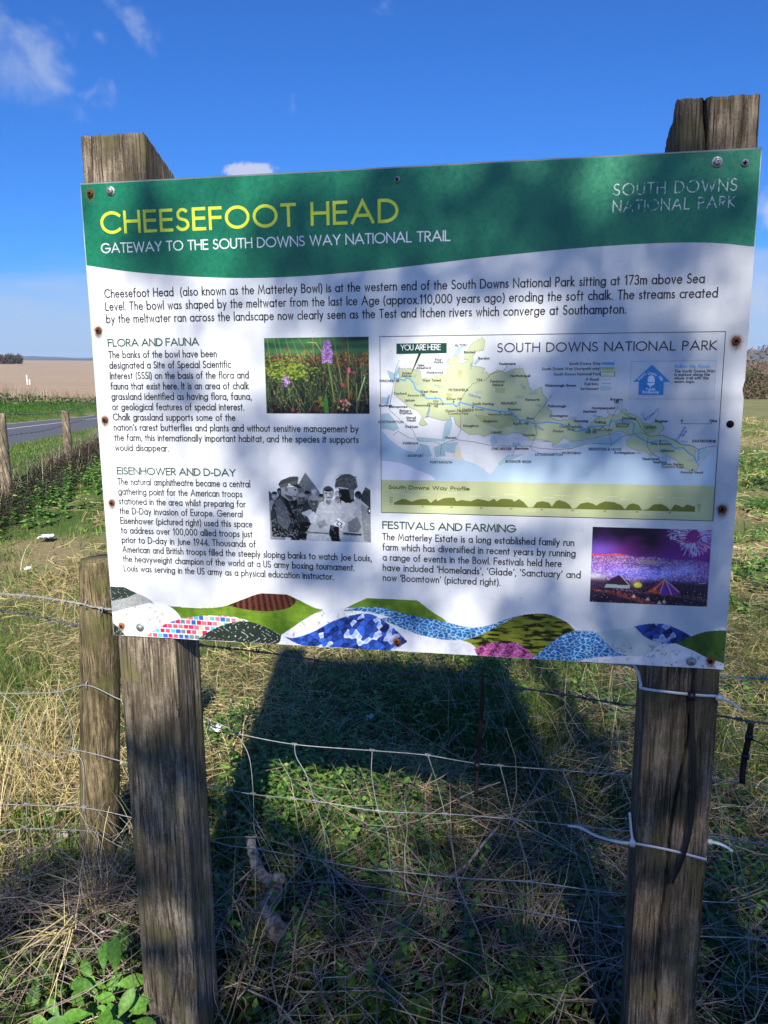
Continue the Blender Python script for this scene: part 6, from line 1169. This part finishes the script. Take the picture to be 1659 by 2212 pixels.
leafmesh('low_herbs', np.stack([x, y, tz(x, y) + RNG.uniform(.005, .05, n)], 1), np.stack([np.cos(a) * np.cos(el), np.sin(a) * np.cos(el), np.sin(el)], 1), np.stack([RNG.normal(0, .4, n), RNG.normal(0, .4, n), np.ones(n)], 1), l, l * .45, nc * .5, M['leaf'], 'small leaves covering the soil under the board, darkened to stand for shade')  # same herb greens dimmed, shade under the board painted into the leaves

# litter and stones
def crumple(name, c, sx_, sy_, sz_, label, cat, m, seed, nn=9):
    rg = np.random.default_rng(seed); i, j = np.mgrid[0:nn, 0:nn]; X_ = (i / (nn - 1) - .5) * sx_; Y_ = (j / (nn - 1) - .5) * sy_; Z_ = rg.random((nn, nn)) * sz_ + .008
    V = np.stack([X_.ravel() + rg.normal(0, sx_ * .03, nn * nn), Y_.ravel() + rg.normal(0, sy_ * .03, nn * nn), Z_.ravel()], 1); V2 = V - [0, 0, .0015]; a = (i[:-1, :-1] * nn + j[:-1, :-1]).ravel()
    Q = np.stack([a, a + nn, a + nn + 1, a + 1], 1); Q2 = np.stack([a + 1, a + nn + 1, a + nn, a], 1) + nn * nn
    bd = [k for k in range(nn)] + [k * nn + nn - 1 for k in range(1, nn)] + [(nn - 1) * nn + k for k in range(nn - 2, -1, -1)] + [k * nn for k in range(nn - 2, 0, -1)]
    Q3 = [(bd[k], bd[(k + 1) % len(bd)], bd[(k + 1) % len(bd)] + nn * nn, bd[k] + nn * nn) for k in range(len(bd))]
    o = npmesh(name, np.concatenate([V, V2]) + c, [Q, Q2, np.array(Q3)], M[m]); return tag(o, label, cat)
crumple('litter', onterr(101, 1172) + [0, 0, .04], .11, .12, .02, 'crumpled white litter lying in the grass left of the board', 'litter', 'litter', 3)
crumple('litter', onterr(62, 1243) + [0, 0, .04], .04, .06, .015, 'small scrap of white litter nearer the camera than the larger piece', 'litter', 'litter', 4)
crumple('litter', gnd(467, 1608) + [0, 0, .05], .045, .05, .02, 'tiny white scrap in the turf just right of the left oak post', 'litter', 'litter', 5)
crumple('litter', gnd(800, 1583) + [0, 0, .05], .03, .04, .02, 'pale scrap lying in the board shadow', 'litter', 'litter', 6)
def stone(c, r, label, seed):
    V = []; n = 14
    for i in range(n + 1):
        for j in range(2 * n):
            th = math.pi * i / n; ph = math.pi * j / n; d = np.array([math.sin(th) * math.cos(ph), math.sin(th) * math.sin(ph), math.cos(th)])
            q = r * (1 + .35 * (fbm(np.array(d[0] * 2 + 5), np.array(d[1] * 2 + d[2] * 1.5), seed) - .5)); V.append(c + d * q * np.array([1, .8, .75]))
    Q = [(i * 2 * n + j, (i + 1) * 2 * n + j, (i + 1) * 2 * n + (j + 1) % (2 * n), i * 2 * n + (j + 1) % (2 * n)) for i in range(n) for j in range(2 * n)]
    tag(npmesh('stone', V, [np.array(Q)], mat('chalky_stone', (.36, .31, .24), .9, 0, .2, .3, 40, .6, 120), None, None, True), label, 'stone')
stone(gnd(496, 1765) + [0, 0, .02], .024, 'rounded pale stone right of the left oak post', 8)
stone(gnd(137, 1823) + [0, 0, .03], .02, 'small stone left of the round fence post', 9)

# ------------------------------------------------------------------ far woods and hills
def woodland(label, pts, cols, s, n_each, hgt, dep=1.):
    P = []; C = []
    for (x, y) in pts:
        z = float(terr(x, y)); H_ = hgt * random.uniform(.75, 1.2); w = H_ * random.uniform(.32, .5); k = n_each; t = RNG.random(k); a = RNG.uniform(0, 6.28, k); r = w * np.sqrt(RNG.random(k)) * np.sin(np.clip(t * 2.6 + .35, 0, 3.1)) ** .6
        P.append(np.stack([x + r * np.cos(a), y + r * np.sin(a), z + H_ * (.05 + .95 * t)], 1)); c = cols[random.randrange(len(cols))]; C.append(np.broadcast_to(c, (k, 3)) * RNG.uniform(.6, 1.4, (k, 1)))
    P = np.concatenate(P); C = np.concatenate(C); n = len(P); d1 = RNG.normal(0, 1, (n, 3)); d1[:, 2] = np.abs(d1[:, 2]) * 1.3; d1 /= np.linalg.norm(d1, axis=1)[:, None]; d2 = np.cross(d1, RNG.normal(0, 1, (n, 3))); d2 /= np.linalg.norm(d2, axis=1)[:, None]
    sc = s * RNG.uniform(.5, 1.5, (n, 1)); V = np.stack([P - d2 * sc * .25, P + d2 * sc * .25, P + d1 * sc * 1.3], 1).reshape(-1, 3)
    return tag(npmesh('woodland', V, [np.arange(3 * n).reshape(-1, 3)], M['twig'], None, np.repeat(C, 3, 0)), label, 'woodland', kind='stuff')
def polar(ang, dist): return (dist * math.sin(R(ang)), dist * math.cos(R(ang)))
brown = A3((.17, .11, .07), (.21, .14, .09), (.14, .095, .06), (.19, .15, .08), (.07, .09, .035), (.22, .13, .09))
woodland('brown leafless wood in the valley right of the board', [polar(random.uniform(8, 40), random.uniform(96, 160)) for _ in range(420)], brown * .9, .28, 700, 7.6)
woodland('dark wood on the skyline behind the ploughed field', [polar(random.uniform(-48, -24.6), random.uniform(500, 540)) for _ in range(260)] + [polar(random.uniform(-25.2, -23.7), 505 + 25 * random.random()) for _ in range(26)], A3((.1, .055, .038), (.12, .065, .045), (.06, .05, .03)), 1.3, 150, 3.9)
def ridge(name, a0, a1, dist, zt, amp, seed, c1, c2, dep=600, zb=-30, fr=.5):
    n = 160; A = np.linspace(a0, a1, n); rows = 12; V = []; C = []
    for k in range(rows):
        t = k / (rows - 1)
        for a in A:
            prof = zt + amp * (fbm(np.array(a * fr + 30), np.array(seed * 1.), seed, 4) - .5) * 2
            d = dist + dep * t; z = zb + (prof - zb) * math.sin(min(1, t * 1.25) * math.pi / 2); V.append((d * math.sin(R(a)), d * math.cos(R(a)), z)); f_ = sstep(.42, .6, fbm(np.array(a * 2.2), np.array(t * 5.), seed + 3)); C.append(np.array(c1) * (1 - f_) + np.array(c2) * f_)
    for a in A: V.append(((dist + dep * 1.6) * math.sin(R(a)), (dist + dep * 1.6) * math.cos(R(a)), zb)); C.append(c1)
    Q = [(k * n + j, k * n + j + 1, (k + 1) * n + j + 1, (k + 1) * n + j) for k in range(rows) for j in range(n - 1)]
    tag(npmesh(name, V, [np.array(Q)], M['twig'], None, np.array(C), True), kind='structure')
ridge('hills', -5, 60, 420, -5.5, 2.5, 3, (.12, .1, .06), (.1, .13, .05), 300, -28)
ridge('hills', -5, 60, 900, -5, 3, 5, (.06, .07, .045), (.09, .12, .05), 500, -28)
ridge('hills', -60, 60, 2100, 9, 9, 7, (.045, .055, .04), (.07, .08, .05), 800, -28, .3)
ridge('hills', -60, 60, 3300, 26, 16, 9, (.04, .05, .04), (.05, .06, .05), 700, -28, .2)

# ------------------------------------------------------------------ the tree behind the viewer whose crown dapples the board
EL = R(37.3); AZ = R(-.4)
SUN = np.array([math.sin(AZ) * math.cos(EL) * -1, -math.cos(AZ) * math.cos(EL), math.sin(EL)])   # towards the sun
PB = np.array([0, math.sin(EL), math.cos(EL)])                                                  # 'up' seen from the sun
def ab(q): t = q @ SUN; q = q - SUN * t; return q[0], q @ PB
def abB(x, y): return ab(B3(*uv(x, y)))
def abG(x, y): return ab(gnd(x, y, .06))
spots = []      # (a, b, ra, rb, density)
def dens(a, b):
    d = .3 * sstep(-.25, .25, a) * sstep(3.1, 2.5, b - .15 * a) + .2 * sstep(2.6, 2.2, b) * sstep(-.75, -.6, a)
    d = np.maximum(d, .92 * sstep(1.48, 1.38, b) * sstep(-1.15, -.95, a + (1.3 - b) * .9))
    d = np.maximum(d, .8 * sstep(.3, .5, a) * sstep(2.2, 1.75, b))
    for (a0, b0, ra, rb, k, th) in spots:
        ca, sa2 = math.cos(th), math.sin(th); p_ = ((a - a0) * ca + (b - b0) * sa2) / ra; q_ = (-(a - a0) * sa2 + (b - b0) * ca) / rb; d = d + k * np.exp(-(p_ ** 2 + q_ ** 2))
    return np.clip(d, 0, .96)
for (x, y, rx, ry, k, th) in ((335, 480, 50, 80, .5, 0), (400, 395, 70, 34, .3, 0), (330, 555, 50, 50, .5, 0), (545, 470, 30, 90, .35, -.35), (700, 545, 45, 130, .75, -.6), (800, 430, 60, 60, .6, -.6), (1100, 480, 120, 80, .6, 0), (1000, 440, 80, 70, .5, 0), (1250, 520, 60, 60, .5, 0), (1480, 470, 90, 80, .7, 0), (1560, 380, 60, 50, .6, 0), (1410, 500, 40, 90, .35, 0), (1305, 430, 28, 110, -.6, 0), (950, 380, 40, 40, -.5, 0), (620, 650, 38, 90, .7, -.2), (500, 660, 40, 60, .35, 0), (860, 620, 60, 50, .7, 0), (800, 700, 50, 50, .65, .4), (560, 960, 90, 42, .7, .2), (760, 985, 110, 45, .75, .1), (420, 790, 55, 50, .45, 0), (380, 860, 50, 35, .4, 0), (760, 900, 60, 60, .55, 0), (620, 1090, 60, 80, .55, 0), (460, 1190, 55, 70, .55, 0), (640, 1250, 60, 55, .6, 0), (400, 1140, 50, 40, .4, 0), (810, 1290, 60, 60, .5, 0), (900, 1330, 50, 60, .45, 0), (740, 1190, 70, 60, .5, 0), (1180, 660, 70, 60, -.35, 0), (1040, 620, 50, 60, .4, 0), (1300, 620, 60, 80, .4, .5), (1400, 660, 50, 80, .45, .4), (1500, 600, 50, 50, -.1, 0), (1580, 640, 30, 60, -.4, 0), (1200, 800, 80, 70, .45, 0), (1000, 700, 60, 60, -.2, 0), (950, 840, 60, 90, -.25, 0), (1100, 900, 90, 80, .3, 0), (1350, 950, 120, 90, .4, 0), (1420, 800, 90, 80, .45, 0), (1540, 1000, 60, 160, .45, 0), (1300, 800, 35, 30, -.3, 0), (1560, 830, 30, 50, -.3, 0), (1000, 1080, 60, 50, -.3, 0), (900, 1030, 60, 50, .3, 0), (1230, 1060, 60, 50, -.35, 0), (1290, 1240, 60, 60, -.2, 0), (1130, 1230, 80, 60, .45, 0), (1000, 1220, 60, 40, .2, 0), (1480, 1180, 80, 70, .35, 0), (1200, 1350, 90, 60, .4, 0), (1000, 1330, 50, 40, -.3, 0), (1400, 1340, 120, 70, .4, 0), (1540, 1400, 50, 60, .3, 0), (1500, 260, 60, 50, .3, 0), (250, 700, 30, 60, -.3, 0), (300, 1000, 40, 60, -.3, 0), (280, 1250, 50, 80, -.3, 0)):
    a0, b0 = abB(x, y); sc_ = 1.4 / FL * (1.22 if k > 0 else 1.1); spots.append((a0, b0, rx * sc_, ry * sc_ * .8, k * ((1.6 if x < 960 else 1.25) if k > 0 else 1.4), -th))
for (x, y, rx, ry, k) in ((660, 1720, 90, 60, -.9), (760, 1790, 60, 50, -.7), (850, 1860, 50, 40, -.6), (520, 1900, 18, 120, -.7), (1200, 1480, 120, 50, -.35), (1330, 1570, 60, 40, -.5), (1150, 1560, 60, 40, -.4), (1620, 1500, 60, 60, -.5), (1640, 1640, 40, 40, -.5), (180, 1990, 70, 40, -.7), (120, 2080, 50, 60, -.7), (220, 2120, 150, 120, -1.8), (540, 2060, 40, 40, -.6), (1000, 2100, 40, 30, -.6), (1150, 2170, 60, 40, -.6), (1110, 2080, 120, 16, -.5), (1300, 2050, 40, 30, -.4), (60, 1900, 60, 30, .5), (1250, 1850, 60, 50, -.3), (1600, 1960, 50, 40, -.45), (1620, 1280, 60, 90, .5), (950, 1900, 40, 60, -.4), (1640, 1800, 60, 30, .4), (1600, 1180, 80, 60, -.6), (1640, 1400, 60, 30, -.4), (1200, 1650, 60, 60, .3), (1180, 1770, 170, 90, .8), (1000, 1720, 120, 60, .3), (1100, 1980, 200, 120, .5), (800, 2120, 250, 100, .6)):
    a0, b0 = abG(x, y); sc_ = 2.0 / FL; k = k * (.55 if (y > 1930 and x > 480 and k < 0) else 1); spots.append((a0, b0, rx * sc_, ry * sc_ * .75, k, 0))
for (x, y, rx, ry, k) in ((330, 1430, 110, 70, -.9), (350, 1640, 110, 90, .9), (350, 1760, 110, 60, .5), (330, 1800, 30, 40, -.5), (350, 1900, 110, 40, .7), (360, 1985, 110, 34, -1.0), (380, 2060, 110, 34, .6), (390, 2110, 60, 26, -.7), (360, 2160, 90, 30, .4), (380, 2210, 60, 24, -.6), (1430, 1500, 90, 60, .4), (1450, 1700, 60, 80, .4), (1460, 1800, 80, 60, -.3), (1420, 2150, 70, 50, -.45), (1440, 1950, 60, 60, .4)):
    a0, b0 = abB(x, y); sc_ = 1.4 / FL; spots.append((a0, b0, rx * sc_, ry * sc_ * .8, k, 0))
na_ = 70000; a_ = RNG.uniform(-2.1, 2.6, na_); b_ = RNG.uniform(.6, 3.6, na_); dd = dens(a_, b_); dd = dd * sstep(-2.1, -1.6, a_); dd = np.where(a_ > 1.3, np.minimum(dd, .55), dd)
LEAF = .00085; tau = -np.log(1 - dd); want = tau / (LEAF * .62); have = na_ / (4.7 * 3.0); acc = RNG.random(na_) < want / have
print('leaf accept', acc.mean(), (want / have).max())
a_, b_ = a_[acc], b_[acc]; n = len(a_); dist = 7.6 + RNG.normal(0, .55, n) + .35 * np.sin(a_ * 3 + b_ * 2)
P = np.stack([a_, np.zeros(n), np.zeros(n)], 1) + PB * b_[:, None] + SUN * dist[:, None]; P[:, 0] += 0
tree = tag(empty('dappling_tree', (1.6, -6.4, 0)), 'leafy tree behind the viewer casting dappled shade over the board', 'tree')
D_ = RNG.normal(0, 1, (n, 3)); N_ = RNG.normal(0, .6, (n, 3)) + SUN; l = RNG.uniform(.036, .052, n)
leafmesh('crown', P, D_, N_, l, l * .66, A3((.05, .1, .02), (.07, .13, .03)), M['opaque_leaf'], None, parent=tree, fold=.1)
mb = MB(); mb.tube(smoothpts([(1.6, -6.4, -.1), (1.55, -6.3, 1.2), (1.4, -6.1, 2.6), (1.1, -5.7, 3.9), (.9, -5.5, 5.4), (.8, -5.2, 6.9)], 5), np.linspace(.2, .05, 26), 10); mb.build('trunk', M['bark'], tree, True)
def limb(pts, r0, r1):
    Q_ = []
    for (kind, x, y) in pts:
        a0, b0 = abB(x, y); Q_.append(np.array([a0, 0, 0]) + PB * b0 + SUN * 7.5)
    Q_ = np.array(Q_); Q_[:, 1] += 0; mb = MB(); S_ = smoothpts(Q_, 6); mb.tube(S_, np.linspace(r0, r1, len(S_)), 7, cap=True); mb.build('limb', M['bark'], tree, True)
limb([(0, 1500, 1400), (0, 1420, 1000), (0, 1330, 700), (0, 1230, 480), (0, 1190, 250)], .022, .01)
limb([(0, 1340, 730), (0, 1150, 620), (0, 880, 640), (0, 700, 760)], .016, .006)
limb([(0, 1400, 950), (0, 1200, 880), (0, 900, 950), (0, 640, 900), (0, 450, 870)], .018, .006)
limb([(0, 880, 640), (0, 790, 480), (0, 850, 330)], .012, .006); limb([(0, 700, 760), (0, 620, 620), (0, 560, 450)], .009, .004)
limb([(0, 1450, 1100), (0, 1150, 1180), (0, 850, 1230), (0, 600, 1260)], .018, .007); limb([(0, 1420, 1000), (0, 1560, 800), (0, 1600, 560), (0, 1500, 300)], .010, .004); limb([(0, 640, 900), (0, 520, 1100), (0, 440, 1260)], .008, .004)

limb([(0, 120, 1500), (0, 330, 1640), (0, 520, 1690), (0, 760, 1960)], .04, .03); limb([(0, 180, 2050), (0, 380, 2060), (0, 560, 1900), (0, 900, 1900)], .025, .018)

# ------------------------------------------------------------------ air, sky, sun, camera
def haze():
    mb = MB(); mb.box((0, 0, 3), np.array([9800., 0, 0]), np.array([0, 9800., 0]), np.array([0, 0, 94.]))
    m = bpy.data.materials.new('haze'); m.use_nodes = True; nt = m.node_tree; nt.nodes.remove(nt.nodes['Principled BSDF']); v = nt.nodes.new('ShaderNodeVolumePrincipled')
    v.inputs['Color'].default_value = (.62, .78, 1, 1); v.inputs['Density'].default_value = .00016; nt.links.new(v.outputs[0], nt.nodes['Material Output'].inputs['Volume']); tag(mb.build('haze', m), kind='stuff')
haze()
W_ = bpy.data.worlds.new('World'); S.world = W_; W_.use_nodes = True; n = NT(W_.node_tree); bg = W_.node_tree.nodes['Background']
sky = n('ShaderNodeTexSky'); sky.sky_type = 'NISHITA'; sky.sun_disc = False; sky.sun_elevation = EL; sky.sun_rotation = math.pi; sky.air_density = 1.1; sky.dust_density = .25; sky.ozone_density = 3.5; sky.altitude = 170
tc = n('ShaderNodeTexCoord').outputs['Generated']
nrmz = n('ShaderNodeVectorMath', {0: tc}, operation='NORMALIZE').outputs[0]
skyc = n.mix(1., sky.outputs[0], (.25, .66, 1.36), 'MULTIPLY')
def wisp(x, y, rx, ry, ang, scale, lo, hi, amt, seed):
    """soft patch of cloud in a given direction of the sky"""
    d = ray(x, y); d = d / np.linalg.norm(d); rt_ = np.cross(d, [0, 0, 1.]); rt_ /= np.linalg.norm(rt_); up = np.cross(rt_, d); ca, sa3 = math.cos(ang), math.sin(ang); e1 = rt_ * ca + up * sa3; e2 = -rt_ * sa3 + up * ca
    f1 = n('ShaderNodeVectorMath', {0: nrmz, 1: tuple(e1)}, operation='DOT_PRODUCT').outputs['Value']; f2 = n('ShaderNodeVectorMath', {0: nrmz, 1: tuple(e2)}, operation='DOT_PRODUCT').outputs['Value']; f3 = n('ShaderNodeVectorMath', {0: nrmz, 1: tuple(d)}, operation='DOT_PRODUCT').outputs['Value']
    a = n.math('DIVIDE', f1, rx); b = n.math('DIVIDE', f2, ry); r2 = n.math('ADD', n.math('MULTIPLY', a, a), n.math('MULTIPLY', b, b)); m = n.math('SUBTRACT', 1., n.math('SQRT', r2), True); m = n.math('MULTIPLY', m, n.math('GREATER_THAN', f3, 0.))
    v = n('ShaderNodeCombineXYZ', {0: n.math('MULTIPLY', f1, scale), 1: n.math('MULTIPLY', f2, scale * 1.0), 2: float(seed)}).outputs[0]
    nz = n('ShaderNodeTexNoise', {'Vector': v, 'Scale': 1., 'Detail': 7., 'Roughness': .55, 'Distortion': .4}).outputs['Fac']
    s = n.math('ADD', nz, n.math('MULTIPLY', n.math('SUBTRACT', m, .5), .55)); q = n('ShaderNodeMapRange', {0: s, 1: lo, 2: hi, 3: 0., 4: 1.}, interpolation_type='SMOOTHSTEP').outputs[0]
    return n.math('MULTIPLY', n.math('MULTIPLY', q, amt), n('ShaderNodeMapRange', {0: m, 1: 0., 2: .3}, interpolation_type='SMOOTHSTEP').outputs[0])
cw = (5.2, 6.2, 8.2); col = skyc
for a in ((70, 110, .15, .065, -.62, 26, .46, .92, .55, 1), (40, 150, .12, .07, -.3, 20, .46, .95, .45, 2), (285, 40, .07, .03, -1.0, 34, .46, .9, .45, 3), (215, 75, .03, .015, -.9, 50, .5, 1., .3, 4), (830, 10, .03, .02, .6, 40, .5, 1., .3, 5), (632, 225, .01, .03, 0, 60, .5, .95, .18, 6)):
    col = n.mix(wisp(*a), col, cw)
for a in ((540, 375, .05, .016, 0, 40, .38, .6, .9, 11), (1665, 440, .05, .04, 0, 22, .4, .7, .75, 12), (1670, 650, .12, .045, 0, 18, .4, .72, .7, 13)):
    col = n.mix(wisp(*a), col, (6.2, 6.6, 8.6))
# grey-blue bank of distant cloud low over the horizon
el = n('ShaderNodeSeparateXYZ', {0: nrmz}).outputs[2]; v = n('ShaderNodeVectorMath', {0: nrmz, 1: (5., 5., 30.)}, operation='MULTIPLY').outputs[0]
nz = n('ShaderNodeTexNoise', {'Vector': v, 'Scale': 1., 'Detail': 6., 'Roughness': .5}).outputs['Fac']
band = n('ShaderNodeMapRange', {0: n.math('ADD', el, n.math('MULTIPLY', nz, -.17)), 1: .05, 2: -.035, 3: 0., 4: 1.}, interpolation_type='SMOOTHSTEP').outputs[0]
col = n.mix(n.math('MULTIPLY', band, .75), col, (4.8, 6.0, 8.4))
n.l.new(col, bg.inputs[0]); bg.inputs[1].default_value = .062
sd = bpy.data.lights.new('Sun', 'SUN'); sd.energy = 5.0; sd.angle = R(.53); sd.color = (1, .95, .87); so = bpy.data.objects.new('Sun', sd); COL.objects.link(so)
so.rotation_euler = Vector(tuple(SUN)).to_track_quat('Z', 'Y').to_euler(); so.location = (0, -5, 8)
cd = bpy.data.cameras.new('Camera'); cam = bpy.data.objects.new('Camera', cd); COL.objects.link(cam); S.camera = cam
from mathutils import Matrix
cam.matrix_world = Matrix(((R2[0], U2[0], -Fv[0], 0), (R2[1], U2[1], -Fv[1], 0), (R2[2], U2[2], -Fv[2], CAMH), (0, 0, 0, 1)))
cd.sensor_fit = 'VERTICAL'; cd.sensor_height = 24; cd.lens = FL / 2212 * 24; cd.clip_start = .02; cd.clip_end = 20000
S.view_settings.view_transform = 'Standard'; S.view_settings.look = 'None'; S.view_settings.exposure = .68; S.view_settings.gamma = 1.
